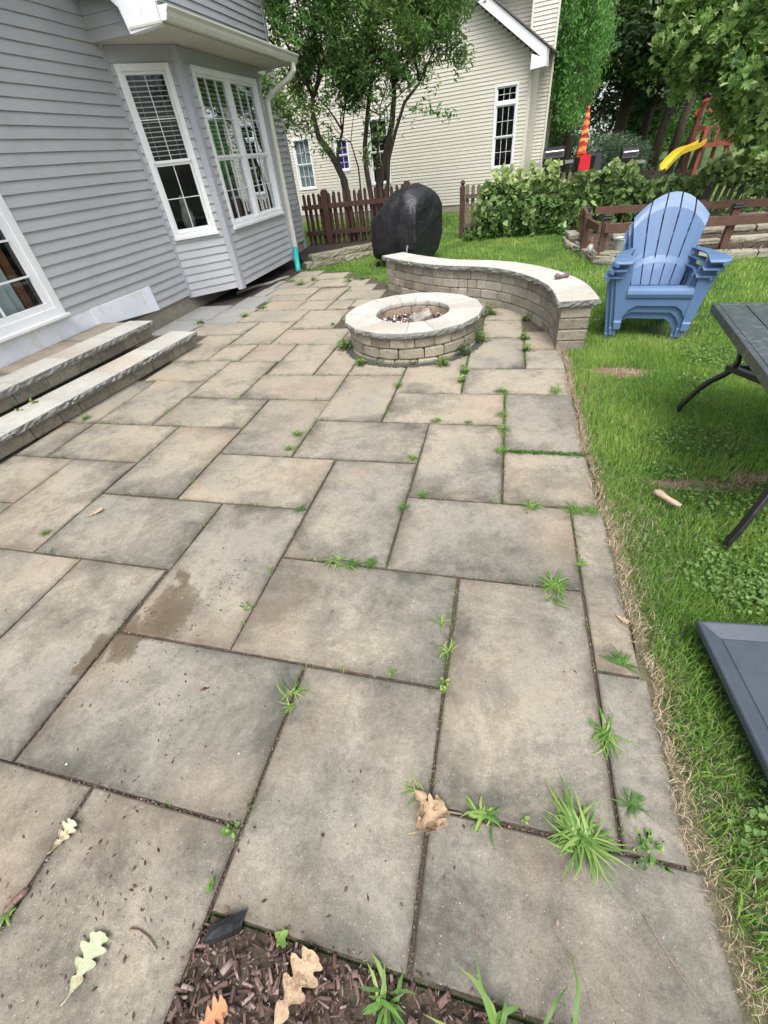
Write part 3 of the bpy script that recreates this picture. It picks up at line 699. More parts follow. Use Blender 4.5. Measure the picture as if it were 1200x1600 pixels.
# upper wall over the near wall and roof of the deeper left part
wall_boards(house, (HX, .2), (HX, BY0 + .02), 3.3, 5.2, M['siding'], EXPO)

# vase on the window sill, inside
vz = MB(); lo = []
for z, r in ((0, .045), (.03, .075), (.12, .085), (.2, .07), (.26, .045), (.30, .05), (.34, .04), (.38, .02)):
    lo.append([Vector((-4.36 + r * math.cos(t), 6.34 + r * math.sin(t), .955 + z)) for t in [2 * math.pi * k / 12 for k in range(12)]])
vz.loft(lo); vz.build('vase', M['vase'], smooth=True, label='mottled grey ceramic vase standing inside the narrow bay window', cat='vase')

# teal drain pipe
tp = MB(); dp_b = atZ(466, 426); dpt = Vector((-3.90, 8.66, .30))
dp_b = Vector((-3.70, 8.20, -.01))
tp.tube([(-3.72, 8.26, -.02), (-3.80, 8.46, .13), (-3.875, 8.66, .30)], .048, 14)
tp.build('drain_pipe', M['teal'], smooth=True, label='short teal plastic drain pipe under the white downspout', cat='pipe')
hose = MB(); hose.tube([(-4.2 + .5 * t, 6.75 + 1.1 * t + .1 * math.sin(t * 5), .0 + .01 * math.sin(t * 9)) for t in [i / 10 for i in range(11)]], .022, 8)
hose.build('buried_hose', M['conc'], smooth=True, label='dull grey hose lying in the dark gap beneath the bay', cat='hose')

# ================================================================== PATIO STEPS
steps = empty('patio_steps', (-4, 3, 0), 'two stone steps and landing with chiselled pale edges below the sliding door', 'steps')
def lerp2(a, b, t): return (a[0] + (b[0] - a[0]) * t, a[1] + (b[1] - a[1]) * t)
def step_row(f0, f1, zt, capw, cap_t, nb, nc, backx):
    # f0 near end, f1 far end of the cap front line
    n = Vector((f1[1] - f0[1], -(f1[0] - f0[0]))).normalized()
    for i in range(nc):
        a, b = lerp2(f0, f1, (i + (.0 if i else 0)) / nc), lerp2(f0, f1, (i + 1) / nc)
        d = Vector((b[0] - a[0], b[1] - a[1])).normalized() * .003
        A = Vector(a) + d; B = Vector(b) - d
        stone('cap_stone', [A, B, B - n * capw, A - n * capw], zt - cap_t, zt, [M['cap'], M['cap_rough']], steps, rough=.014, flags=[1, 1 if i == nc - 1 else 0, 0, 0])
    k = 0; t = 0.; L = Vector((f1[0] - f0[0], f1[1] - f0[1])).length
    while t < L - .06:
        w_ = random.choice((.2, .27, .33)); t1 = min(t + w_, L - .04)
        a, b = lerp2(f0, f1, t / L), lerp2(f0, f1, t1 / L); d = Vector((b[0] - a[0], b[1] - a[1])).normalized() * .004
        A = Vector(a) - n * .055 + d; B = Vector(b) - n * .055 - d
        stone('riser_block', [A, B, B - n * .2, A - n * .2], zt - .17, zt - cap_t - .002, [M['block']], steps, ch=.012); t = t1
step_row((-3.66, .9), (-3.36, 4.34), .165, .36, .055, 0, 6, 0)
step_row((-4.00, .9), (-3.77, 4.22), .33, .34, .055, 0, 6, 0)
# landing slabs
for (x0, x1, y0, y1) in ((-4.47, -4.13, .9, 1.6), (-4.47, -4.13, 1.6, 2.35), (-4.47, -4.12, 2.35, 2.75), (-4.47, -4.11, 2.75, 3.6), (-4.47, -4.10, 3.6, 4.2)):
    slab(x0, x1, y0, y1, M['slab'], steps, z=.328, th=.05)
cc = MB(); cc.box((-4.28, 2.5, .13), (.36, 3.3, .26)); cc.build('core_fill', M['conc'], steps)
for k, (px, py) in enumerate(((28, 638), (52, 622))):
    pass

# ================================================================== FIRE PIT
PC = Vector((-.845, 4.40)); PT = .29
pit = empty('fire_pit', (PC.x, PC.y, 0), 'round stone fire pit with a pale ring of cap stones on the patio', 'fire pit')
NC = 16
def pol(r, a): return Vector((PC.x + r * math.cos(a), PC.y + r * math.sin(a)))
for i in range(NC):
    a0 = 2 * math.pi * (i + .22) / NC; a1 = 2 * math.pi * (i + 1.22) / NC; e = .006
    inn = [pol(.366, a1 - e - (a1 - a0 - 2 * e) * t) for t in (0, .5, 1)]
    out = [pol(.69, a0 + e / 2), pol(.69, a1 - e / 2)]
    stone('cap_stone', out + inn, PT - .052, PT, [M['cap'], M['cap_rough']], pit, rough=.011, flags=[1, 0, 0, 0, 0], step=.03)
NB = 20
for c, (z0, z1) in enumerate(((.14, .236), (.042, .138), (-.05, .040))):
    t = random.random()
    ws = [random.uniform(.8, 1.2) for _ in range(NB)]; S_ = sum(ws); acc = 0
    for i in range(NB):
        a0 = 2 * math.pi * (acc / S_ + t); acc += ws[i]; a1 = 2 * math.pi * (acc / S_ + t); e = .007; am = (a0 + a1) / 2; rr = .645 + random.uniform(-.004, .004)
        stone('wall_block', [pol(rr, a0 + e), pol(rr + .004, am), pol(rr, a1 - e), pol(rr - .17, a1 - e), pol(rr - .17, a0 + e)], z0, z1, [M['block']], pit, ch=.014)
NI = 14
for i in range(NI):
    a0 = 2 * math.pi * i / NI; a1 = 2 * math.pi * (i + 1) / NI; e = .008
    stone('liner_brick', [pol(.375, a0 + e), pol(.375, a1 - e), pol(.44, a1 - e), pol(.44, a0 + e)], .10, .236, [M['inner_brick']], pit, ch=.006)
fl = MB(); fl.loft([[Vector((*pol(.40, 2 * math.pi * k / 24), z)) for k in range(24)] for z in (.02, .155)]); fl.build('ash_bed', M['cinder'], pit)
def rocks(n, rmin, rmax, gen):
    V = []; F = []
    base = [Vector(p).normalized() for p in ((0, 0, 1), (.94, 0, .33), (-.47, .8, .33), (-.47, -.8, .33), (.5, .8, -.3), (-.95, 0, -.3), (.5, -.8, -.3), (0, 0, -1))]
    fc = [(0, 1, 2), (0, 2, 3), (0, 3, 1), (1, 4, 2), (2, 5, 3), (3, 6, 1), (1, 6, 4), (4, 5, 2), (5, 6, 3), (4, 7, 5), (5, 7, 6), (6, 7, 4)]
    for i in range(n):
        r = random.uniform(rmin, rmax); c = gen(); q = Matrix.Rotation(random.uniform(0, 6.28), 3, Vector((random.random(), random.random(), random.random() + .01)).normalized())
        b = len(V); s_ = Vector((random.uniform(.7, 1.3), random.uniform(.7, 1.3), random.uniform(.5, .9)))
        for p in base:
            p = p * random.uniform(.75, 1.2); V.append(c + q @ Vector((p.x * s_.x, p.y * s_.y, p.z * s_.z)) * r)
        F += [tuple(b + k for k in f) for f in fc]
    return np.array(V), np.array(F)
def ash_mat():
    m, t, nn, l, b = newmat('lava rock and ash')
    a = N(t, 'ShaderNodeAttribute', attribute_name='tint').outputs['Fac']
    col = ramp(t, a, [(.0, (.015, .01, .01)), (.4, (.08, .035, .032)), (.62, (.20, .14, .13)), (.74, (.45, .43, .41)), (1., (.68, .66, .64))])
    l.new(col, b.inputs['Base Color']); b.inputs['Roughness'].default_value = .95; return m
M['rocks'] = ash_mat()
def gen():
    a = random.uniform(0, 6.28); r = .36 * math.sqrt(random.random())
    return Vector((PC.x + r * math.cos(a), PC.y + r * math.sin(a), .16 + .018 * random.random() + .01 * math.cos(a * 2)))
V, F = rocks(900, .009, .024, gen)
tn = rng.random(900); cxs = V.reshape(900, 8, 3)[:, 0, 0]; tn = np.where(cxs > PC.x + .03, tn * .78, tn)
np_mesh('lava_rock', V, F, M['rocks'], pit, tint=np.repeat(tn, 8), origin=(PC.x, PC.y, .12), kind='stuff')
lg = MB(); lo = []
ax = Vector((.13, .19, .03)); c0 = Vector((PC.x + .0, PC.y - .10, .20))
for t in (0, .25, .5, .75, 1):
    c = c0 + ax * t; s = .9 + .2 * math.sin(t * 7)
    lo.append([c + Vector((-.035, .05, -.05)) * s, c + Vector((.045, -.045, -.06)) * s, c + Vector((.055, -.05, .01)) * s, c + Vector((.02, -.005, .06)) * s, c + Vector((-.04, .045, .045)) * s])
lg.loft(lo); lg.build('firewood_log', M['log'], bevel=.006, label='split grey charred log lying in the fire pit', cat='firewood')
# dark gravel collar round the foot
gr = MB(); A = [[Vector((*pol(r, 2 * math.pi * k / 36), .004 + (.004 if r < .7 else 0))) for k in range(36)] for r in (.60, .68, .705)]
gr.loft(A, caps=False); gr.build('gravel_collar', M['gravel'], kind='structure')
def gen():
    a = random.uniform(math.pi * .95, math.pi * 2.1); r = random.uniform(.655, .72)
    return Vector((*pol(r, a), .006))
V, F = rocks(900, .005, .012, gen)
np_mesh('collar_gravel', V, F, M['gravel'], origin=(PC.x, PC.y, 0), label='dark gravel ring around the foot of the fire pit', cat='gravel', kind='stuff')

# ================================================================== SEAT WALL
inner = [(.475, 4.06), (.466, 4.30), (.44, 4.58), (.35, 4.86), (.20, 5.15), (.02, 5.38), (-.17, 5.545), (-.40, 5.66), (-.66, 5.74), (-.92, 5.90), (-1.16, 6.10), (-1.40, 6.32), (-1.62, 6.55), (-1.69, 6.66)]
def resample(P, step):
    P = [Vector(p) for p in P]; out = [P[0]]; acc = 0
    for i in range(len(P) - 1):
        a, b = P[i], P[i + 1]; L = (b - a).length; t = step - acc
        while t <= L: out.append(a.lerp(b, t / L)); t += step
        acc = L - (t - step)
    return out
def smoothp(P, k=3):
    P = [Vector(p) for p in P]
    for _ in range(k):
        Q = [P[0]]
        for i in range(len(P) - 1): Q += [P[i].lerp(P[i + 1], .25), P[i].lerp(P[i + 1], .75)]
        Q.append(P[-1]); P = Q
    return P
ic = resample(smoothp(inner, 3), .02)
def nrm(P, i):
    d = (P[min(i + 1, len(P) - 1)] - P[max(i - 1, 0)]).normalized(); return Vector((d.y, -d.x))   # to the right of travel = away from patio? checked by sign
sw = empty('seat_wall', (-.4, 5.6, 0), 'curved S shaped seat wall of tan blocks with pale flat caps behind the fire pit', 'wall')
SWT = .415
nrs = [nrm(ic, i) for i in range(len(ic))]
def back(i, d): return ic[i] + nrs[i] * d
# orientation: travel goes from near end to far end; patio side is left of travel
n_ic = len(ic)
k = 0; ncap = 0
cuts = [0]
while cuts[-1] < n_ic - 1:
    nx = cuts[-1] + (13 if len(cuts) % 2 else 11)
    cuts.append(n_ic - 1 if nx > n_ic - 8 else nx)
for a, b in zip(cuts[:-1], cuts[1:]):
    idx = sorted(set([a, (a * 2 + b) // 3, (a + 2 * b) // 3, b]))
    e = .003
    ff = [back(i, -.0) for i in idx]; bb = [back(i, .335) for i in reversed(idx)]
    ff[0] = ff[0] + (ff[1] - ff[0]).normalized() * e; ff[-1] = ff[-1] + (ff[-2] - ff[-1]).normalized() * e
    bb[0] = bb[0] + (bb[1] - bb[0]).normalized() * e; bb[-1] = bb[-1] + (bb[-2] - bb[-1]).normalized() * e
    if a == 0: bb[-1] = bb[-1] + Vector((0, .02))
    P = ff + bb; fl_ = [1] * (len(ff) - 1) + [1 if b == n_ic - 1 else 0] + [0] * (len(bb) - 1) + [1 if a == 0 else 0]
    stone('cap_stone', P, SWT - .055, SWT, [M['cap'], M['cap_rough']], sw, rough=.012, flags=fl_, step=.03)
for c in range(4):
    z1 = SWT - .058 - c * .096; z0 = z1 - .094
    if c == 3: z0 = -.04
    a = 2; first = True
    while a < n_ic - 2:
        L = random.choice((6, 9, 11, 11)) if not first else (6 + (c % 2) * 4)
        b = min(a + L, n_ic - 2)
        if n_ic - 2 - b < 4: b = n_ic - 2
        m_ = (a + b) // 2; e = .0035; jit = random.uniform(-.003, .004)
        ff = [back(a, .045 + jit), back(m_, .043 + jit), back(b, .045 + jit)]; bb = [back(b, .285), back(m_, .287), back(a, .285)]
        for arr, s in ((ff, 1), (bb, 1)):
            arr[0] = arr[0] + (arr[-1] - arr[0]).normalized() * e; arr[-1] = arr[-1] + (arr[0] - arr[-1]).normalized() * e
        stone('wall_block', ff + bb, z0, z1, [M['block_pale'] if (random.random() < .7 and not first) else M['block']], sw, ch=.010)
        a = b; first = False
# knot of wood on the wall
kb = MB(); c0 = atZ(875, 432, SWT + .02)
kb.tube([c0 + Vector((-.05, -.03, .005)), c0 + Vector((-.035, -.022, .01)), c0 + Vector((0, -.005, .0)), c0 + Vector((.035, .015, -.002)), c0 + Vector((.07, .03, .004)), c0 + Vector((.085, .036, .004))], [.012, .026, .018, .017, .024, .012], 9)
kb.build('dog_chew', basic('mauve brown chew', (.16, .11, .11), (.11, .08, .08), 20, .7, .5, 60), smooth=True, label='small dull brown bone shaped chew on top of the curved seat wall', cat='chew toy')

# ================================================================== COVERED GRILL
gA = Vector((.93, -.37, 0)).normalized(); gB = Vector((-gA.y, gA.x, 0)); gC = Vector((-1.42, 7.88, 0))
gcov = MB()
# cross-sections along gA from left (-.86) to right (0)
def gsec(s, w0, w1, ztop, zsh, zbot, bulge=0):
    pts = []
    prof = [(0 - bulge, zbot), (-.01 - bulge, zsh * .5), (0, zsh), (.03, zsh + (ztop - zsh) * .50), (.13, ztop - .04), (.24, ztop), (.38, ztop - .005), (.50, ztop - .06), (.58, zsh + (ztop - zsh) * .45), (.60, zsh), (.60, zbot)]
    for (b_, z) in prof:
        b2 = (w0 + (w1 - w0) * (b_ / .60)) * 1.5
        pts.append(gC + gA * s + gB * b2 + Vector((0, 0, z + random.uniform(-.004, .004))) + gA * random.uniform(-.006, .006) + gB * random.uniform(-.008, .008))
    return pts
secs = [(-.98, .20, .44, .36, .28, .04), (-.97, .10, .52, .52, .44, .02), (-.94, .05, .58, .66, .58, .03), (-.86, .01, .60, .74, .66, .05), (-.78, -.01, .6, .79, .68, .04), (-.66, -.02, .61, .95, .69, .05), (-.54, -.02, .62, 1.04, .70, .03), (-.40, -.01, .62, 1.09, .71, .05), (-.26, -.02, .62, 1.10, .715, .03), (-.12, -.01, .61, 1.08, .72, .05), (-.02, 0, .61, .99, .72, .04), (.01, 0, .60, .86, .74, .04), (.015, .01, .59, .735, .715, .04)]
gcov.loft([gsec(s, a, b, zt, zs, zb) for (s, a, b, zt, zs, zb) in secs])
grill = empty('covered_grill', gC, 'patio grill under a black fabric cover standing behind the seat wall', 'grill')
gc = gcov.build('grill_cover', M['cover'], grill)
sbm = gc.modifiers.new('sub', 'SUBSURF'); sbm.levels = 2; sbm.render_levels = 2
tx = bpy.data.textures.new('cloth', 'CLOUDS'); tx.noise_scale = .22; tx.noise_depth = 3
dm = gc.modifiers.new('wrinkle', 'DISPLACE'); dm.texture = tx; dm.strength = .06; dm.texture_coords = 'LOCAL'; dm.mid_level = .5
st = MB(); p = gC + gA * -.13 + gB * -.03
st.sweep([p + Vector((0, 0, .33)), p + gA * -.01 + Vector((0, -.02, .27)), p + gA * -.035 + Vector((0, -.02, .19))], .03, .006, gA); st.build('pull_strap', basic('grey strap', (.22, .2, .24), None, 5, .7), grill)
for s in (-.85, -.06):
    for b in (.08, .5):
        wh = MB(); c = gC + gA * s + gB * b + Vector((0, 0, .02)); wh.tube([c - gA * .02, c + gA * .02], .04, 10); wh.build('caster', M['black'], grill)

# ================================================================== BROWN FENCE
def picket(mb_or, c, U, Nn, w, t, z0, z1, top='round', lean=0):
    mb = MB(); h = z1 - z0
    if top == 'round': pr = [(-w / 2, 0), (w / 2, 0), (w / 2, h - .045), (w * .36, h - .012), (0, h), (-w * .36, h - .012), (-w / 2, h - .045)]
    else: pr = [(-w / 2, 0), (w / 2, 0), (w / 2, h - .05), (0, h), (-w / 2, h - .05)]
    q = lambda a, z, o: Vector(c) + U * (a + lean * z) + Nn * o + Vector((0, 0, z0 + z))
    mb.loft([[q(a, z, -t / 2) for a, z in pr], [q(a, z, t / 2) for a, z in pr]]); return mb
fence = empty('brown_picket_fence', (-3.2, 10.7, 0), 'red brown picket fence with rounded tops between the grey house and the grill', 'fence')
FY = 10.72; FU = Vector((1, 0, 0)); FN = Vector((0, -1, 0))
x = -4.36
while x < -2.12:
    picket(None, (x, FY, 0), FU, FN, .062, .02, .03, 1.0 + random.uniform(-.012, .012)).build('picket', M['wood_red'], fence); x += .116
x = -4.30
while x < -2.15:      # second, staggered row on the far side
    picket(None, (x, FY + .09, 0), FU, FN, .055, .02, .03, .95 + random.uniform(-.02, .02)).build('picket', M['wood_red'], fence); x += .29
for z in (.28, .76):
    r_ = MB(); r_.box(((-4.42 - 2.06) / 2, FY - .035, z), (2.36, .045, .085)); r_.build('rail', M['wood_red'], fence)
for x, w_ in ((-3.86, .13), (-2.05, .12)):
    p_ = MB(); p_.box((x, FY - .05, .51), (w_, .12, 1.02)); p_.box((x, FY - .05, 1.035), (w_ - .03, .09, .03)); p_.build('post', M['wood_red'], fence)

# right-hand fence with a turned finial post
FP = [Vector((-.90, 10.72)), Vector((1.2, 10.5)), Vector((4.2, 10.45)), Vector((9.5, 10.3))]
FZT = [.86, .93, .72, .5]; FZB = [0, 0, -.10, -.3]
f2 = empty('weathered_picket_fence', (-.9, 10.7, 0), 'weathered grey picket fence with a brown finial post overgrown by vines', 'fence')
fp_ = MB(); fp_.box((-.92, 10.73, .42), (.10, .10, .84))
lo = [[Vector((-.92 + r * math.cos(t), 10.73 + r * math.sin(t), z)) for t in [2 * math.pi * k / 10 for k in range(10)]] for z, r in ((.84, .055), (.86, .055), (.865, .025), (.885, .025), (.91, .045), (.94, .038), (.965, .012))]
fp_.loft(lo); fp_.build('post', M['wood_red'], f2, label='red brown post with acorn finial')
def fpos(s):
    for i in range(3):
        L = (FP[i + 1] - FP[i]).length
        if s <= L or i == 2:
            t = s / L; return FP[i].lerp(FP[i + 1], t), FZT[i] + (FZT[i + 1] - FZT[i]) * t, FZB[i] + (FZB[i + 1] - FZB[i]) * t, (FP[i + 1] - FP[i]).normalized()
        s -= L
s = .08; k = 0
while s < 8.6:
    p, zt, zb, u = fpos(s); U3 = Vector((u.x, u.y, 0)); N3 = Vector((u.y, -u.x, 0))
    ln = 0 if s < 3.2 else .16 * random.uniform(.6, 1.2)
    picket(None, (p.x, p.y, 0), U3, N3, .068, .02, zb, zt + random.uniform(-.03, .03), 'point' if s > 3 else 'round', ln).build('picket', M['wood_grey'], f2); s += .112
s = 0
for a in range(8):
    p0, z0_, b0_, _ = fpos(a * 1.08 + .02); p1, z1_, b1_, _ = fpos(min(8.6, (a + 1) * 1.08 + .02))
    for fz_ in (.24, .80):
        r_ = MB(); r_.beam((p0.x, p0.y - .03, b0_ + fz_ * (z0_ - b0_)), (p1.x, p1.y - .03, b1_ + fz_ * (z1_ - b1_)), .04, .07); r_.build('rail', M['wood_grey'], f2)
    if a:
        r_ = MB(); r_.box((p0.x, p0.y + .05, z0_ / 2 - .05), (.09, .09, z0_ + .1)); r_.build('post', M['wood_grey'], f2)

# ================================================================== LEAF CLOUDS
def leaves(name, C, size, mat, parent=None, aspect=.45, droop=.0, up=.4, fold=.25, tint=None, origin=None, jit=.35, ordir=None, **tg):
    """C (n,3) leaf centres -> folded diamond leaves, 2 quads-as-tris each"""
    n = len(C); L = size * (1 + jit * rng.normal(size=n)).clip(.4, 1.8)
    d = rng.normal(size=(n, 3)); d[:, 2] = d[:, 2] * .6 - droop
    if ordir is not None: d = d * .5 + ordir
    d /= np.linalg.norm(d, axis=1)[:, None]
    nn = rng.normal(size=(n, 3)); nn[:, 2] += up * 2.5
    sdv = np.cross(d, nn); sdv /= np.linalg.norm(sdv, axis=1)[:, None] + 1e-9
    nz = np.cross(sdv, d)
    L = L[:, None]; W = L * aspect
    b = C - d * L * .5; t = C + d * L * .5 - nz * L * .1; m0 = C - d * L * .08
    l = m0 + sdv * W * .5 + nz * W * fold; r = m0 - sdv * W * .5 + nz * W * fold
    V = np.stack([b, l, t, r], 1).reshape(-1, 3)
    i = np.arange(n)[:, None] * 4
    F = np.concatenate([i + np.array([[0, 2, 1]]), i + np.array([[0, 3, 2]])], 1).reshape(-1, 3)
    if tint is None: tint = rng.random(n)
    if origin is None: origin = C.mean(0)
    return np_mesh(name, V, F, mat, parent, tint=np.repeat(tint, 4), origin=tuple(origin), **tg)
HEART = [(0, 0), (-.10, .26), (.10, .47), (.42, .44), (.78, .2), (1, 0)]
MAPLE = [(0, 0), (.02, .34), (.2, .24), (.42, .58), (.5, .24), (.74, .34), (.78, .14), (1.05, 0)]
def leaves2(name, C, size, mat, parent=None, shape=HEART, droop=.3, up=.5, fold=.2, tint=None, jit=.25, **tg):
    n = len(C); L = (size * (1 + jit * rng.normal(size=n)).clip(.4, 1.7))[:, None]
    d = rng.normal(size=(n, 3)); d[:, 2] = d[:, 2] * .5 - droop; d /= np.linalg.norm(d, axis=1)[:, None]
    nn = rng.normal(size=(n, 3)) * .8; nn[:, 2] += up * 2.5
    sdv = np.cross(d, nn); sdv /= np.linalg.norm(sdv, axis=1)[:, None] + 1e-9; nz = np.cross(sdv, d)
    k = len(shape) - 2; rows = []
    for (u, v) in [shape[0], shape[-1]]: rows.append(C + d * L * (u - .45) - nz * L * .18 * u * u)
    for sg in (1, -1):
        for (u, v) in shape[1:-1]: rows.append(C + d * L * (u - .45) + sdv * L * v * sg + nz * L * (fold * v - .18 * u * u))
    V = np.stack(rows, 1).reshape(-1, 3); m = 2 + 2 * k; i = np.arange(n)[:, None] * m; T = []
    for side in (0, 1):
        o = 2 + side * k; seq = list(range(o, o + k)) + [1]
        for a in range(len(seq) - 1): T.append([0, seq[a + 1], seq[a]] if side == 0 else [0, seq[a], seq[a + 1]])
    F = np.concatenate([i + np.array([t]) for t in T], 1).reshape(-1, 3)
    if tint is None: tint = rng.random(n)
    return np_mesh(name, V, F, mat, parent, tint=np.repeat(tint, m), origin=tuple(C.mean(0)), **tg)
def clumps(centres, per, rad, flat=.8):
    out = []
    for c, r in zip(centres, rad):
        p = rng.normal(size=(per, 3)); p /= np.linalg.norm(p, axis=1)[:, None]; p *= (rng.random(per)[:, None] ** .45) * r
        p[:, 2] *= flat; out.append(p + np.array(c))
    return np.concatenate(out)

# vine over the fence
vs = rng.random(9000) * 7.9 + .35
C = []
tn = []
for s in vs:
    p, zt, zb, u = fpos(s)
    dens_ = 1. if s < 4.2 else .45
    if random.random() > dens_: continue
    thick = .22 + .10 * math.sin(s * 2.3)
    if s < .9 and random.random() < .7 * (1 - s / .9) + .15: continue
    top = zt - .02 + .05 * math.sin(s * 3.1) + .04 * math.sin(s * 9) + (.14 if s > 4.4 else 0) - (.07 if 1.8 < s < 2.5 or 3.1 < s < 4.2 else 0)
    lowz = .12 if s < 4.2 else zt - .28 - .1 * math.sin(s * 4)
    if random.random() < .35: lowz += .28
    z = top - (top - lowz) * random.random() ** 1.25
    th_k = thick * (.5 + .9 * math.sin(min(1, (z - lowz + .2) / (top - lowz + .01)) * 2.6))
    o = random.uniform(-.35, 1) * th_k
    C.append((p.x + u.y * o + random.gauss(0, .02), p.y - u.x * o * 1.0, z)); tn.append(.18 + .85 * min(1, max(0, (z - .35) / .6)) * random.random() + .15 * random.random())
for _ in range(80):
    s = random.uniform(.5, 7.6)
    if 1.8 < s < 2.5 or 3.1 < s < 4.3: continue
    p, zt, zb, u = fpos(s); hh = random.uniform(.08, .26); sx = random.uniform(-.15, .15); o = random.uniform(-.1, .3)
    for q in range(int(hh * 60)):
        t = random.random(); C.append((p.x + sx * t + random.gauss(0, .02), p.y - o + random.gauss(0, .02), zt + hh * t - .02)); tn.append(.6 + .4 * random.random())
for _ in range(60):
    s = random.uniform(.2, 7.6); p, zt, zb, u = fpos(s); z0_ = random.uniform(.25, .7) * zt; sx = random.uniform(-.12, .12)
    for q in range(9): C.append((p.x + sx * q / 9, p.y - .34 - random.random() * .06, z0_ - q * .03)); tn.append(.3 + .5 * random.random())
vine = empty('grape_vine', (1.5, 10.4, 0), 'leafy climbing grape vine covering the weathered fence', 'vine')
leaves2('foliage', np.array(C), .092, M['lf_vine'], vine, HEART, droop=.5, up=.35, tint=np.array(tn), kind='stuff')
vt = MB()
for s in np.linspace(.6, 8.0, 26):
    p, zt, zb, u = fpos(float(s)); q = Vector((p.x, p.y - .05, 0)); pts = [q + Vector((random.gauss(0, .06) * k, -.03 * k + random.gauss(0, .02), zt * 1.05 * k / 4)) for k in range(5)]
    vt.tube(pts, [.012, .010, .009, .007, .004], 5)
vt.build('stem', M['bark'], vine)
# ivy at the foot of fence by the post
C = np.stack([rng.uniform(-.85, 1.2, 1500), 10.42 + rng.normal(0, .10, 1500), np.abs(rng.normal(0, .10, 1500)) + .01], 1)
C[:, 2] *= np.where(C[:, 0] < -.4, .5, 1.5)
leaves('ground_ivy', C, .06, M['lf_ivy'], aspect=.75, up=.8, label='low dark ivy spreading on the grass at the foot of the fence', cat='ivy', kind='stuff')

# ================================================================== LOW RETAINING WALL BY FENCE
rw = empty('low_stone_wall', (-3, 8.8, 0), 'low two course rough stone retaining wall in front of the brown fence', 'wall')
ra, rb_ = Vector((-3.56, 8.42)), Vector((-2.2, 9.55))
d_ = (rb_ - ra).normalized(); n_ = Vector((d_.y, -d_.x)); Ls = (rb_ - ra).length
for c, (z0, z1, off, s0) in enumerate(((-.03, .085, 0, -.05), (.087, .185, .03, .10))):
    s = s0
    while s < Ls:
        w_ = random.uniform(.20, .34); bend = .06 * math.sin(s * 2)
        A = ra + d_ * (s + .005) - n_ * (off + bend * .3); B = ra + d_ * (s + w_ - .005) - n_ * (off + bend * .3)
        stone('stone_block', [A, B, B - n_ * .2, A - n_ * .2], z0, z1 + random.uniform(-.006, .004), [M['rockedge_grn'], M['rockedge_grn']], rw, rough=.014, flags=[1, 0, 0, 1], step=.06); s += w_
bs = MB(); bs.add([(-3.62, 8.5, .05), (-2.1, 9.7, .05), (-2.1, 10.9, .05), (-4.45, 10.9, .05), (-4.3, 9.6, .05)], [(0, 1, 2, 3, 4)]); bs.build('fence_bed', M['darkmulch'], kind='structure')

# ================================================================== NEIGHBOUR HOUSE
nh = empty('beige_house', (-1.46, 15.45, 0), 'two storey beige sided neighbouring house with white trimmed windows beyond the fence', 'house')
nv = Vector((.9798, -.2, 0)).normalized(); ng = Vector((-1.46, 15.449, 0)); nn_ = Vector((nv.y, -nv.x, 0))
def NP(s, z=0, o=0): return ng + nv * s + nn_ * o + Vector((0, 0, z))
S0 = -9.5; PK = -3.6; slope = .69; EV = 2.93; SR = 1.80
def ntop(z, zt, L):
    b = L; a = 0
    if zt > EV:
        b = (SR - (z - EV - .02) / slope) - S0; a = (2 * PK - SR + (z - EV) / slope) - S0; a = max(a, 0)
    return a, b
A0 = NP(S0); A1 = NP(SR)
NE = .0755
nops = [(-5.45, -4.78, .84, 2.12), (-3.92, -3.44, 1.20, 1.99), (-2.76, -2.09, .80, 2.32), (.93, 1.53, .89, 2.55)]
wall_boards(nh, A0, A1, .16, 6.55, M['siding_n'], NE, openings=[(a - S0, b - S0, c, d) for a, b, c, d in nops], name='siding_board', top=ntop, lip=.012)
fb = MB(); fb.hexa([NP(S0, -.1, -.2), NP(SR + .02, -.1, -.2), NP(SR + .02, -.1, -.005), NP(S0, -.1, -.005), NP(S0, .17, -.2), NP(SR + .02, .17, -.2), NP(SR + .02, .17, -.005), NP(S0, .17, -.005)]); fb.build('foundation', M['conc'], nh)
def nwin(s0, s1, z0, z1, **k): return window(nh, NP(0), nv, s0, s1, z0, z1, sill=False, wtrim=.05, **k)
nwin(-5.45, -4.78, .84, 2.12, cols=3, rows=2, blinds=False, fill='curtain_n')
nwin(-3.92, -3.44, 1.20, 1.99, cols=2, rows=2, blinds=False, fill='purple')
nwin(-2.76, -2.09, .80, 2.32, cols=2, rows=2, blinds=False)
nwin(.93, 1.53, .89, 2.55, cols=3, rows=2, split=.5, blinds=False, transom=.28)
# rakes and corner
rk = MB()
rk.hexa([NP(SR + .35, EV - .14, -.05), NP(PK, EV + slope * (SR - PK) + .10, -.05), NP(PK, EV + slope * (SR - PK) + .10, .30), NP(SR + .35, EV - .14, .30),
         NP(SR + .35, EV + .08, -.05), NP(PK, EV + slope * (SR - PK) + .30, -.05), NP(PK, EV + slope * (SR - PK) + .30, .30), NP(SR + .35, EV + .08, .30)])
rk.build('rake_board', M['white'], nh)
rk = MB(); zb_ = EV - .24
rk.hexa([NP(SR + .01, zb_, -.05), NP(SR + .36, zb_ + .02, -.05), NP(SR + .36, zb_ + .02, .301), NP(SR + .01, zb_, .301), NP(SR + .01, EV + .02, -.05), NP(SR + .36, EV - .10, -.05), NP(SR + .36, EV - .10, .301), NP(SR + .01, EV + .02, .301)])
rk.build('eave_return', M['white'], nh)
rf = MB()
rf.hexa([NP(SR + .38, EV + .085, -6), NP(PK, EV + slope * (SR - PK) + .305, -6), NP(PK, EV + slope * (SR - PK) + .305, .33), NP(SR + .38, EV + .085, .33),
         NP(SR + .38, EV + .115, -6), NP(PK, EV + slope * (SR - PK) + .335, -6), NP(PK, EV + slope * (SR - PK) + .335, .33), NP(SR + .38, EV + .115, .33)])
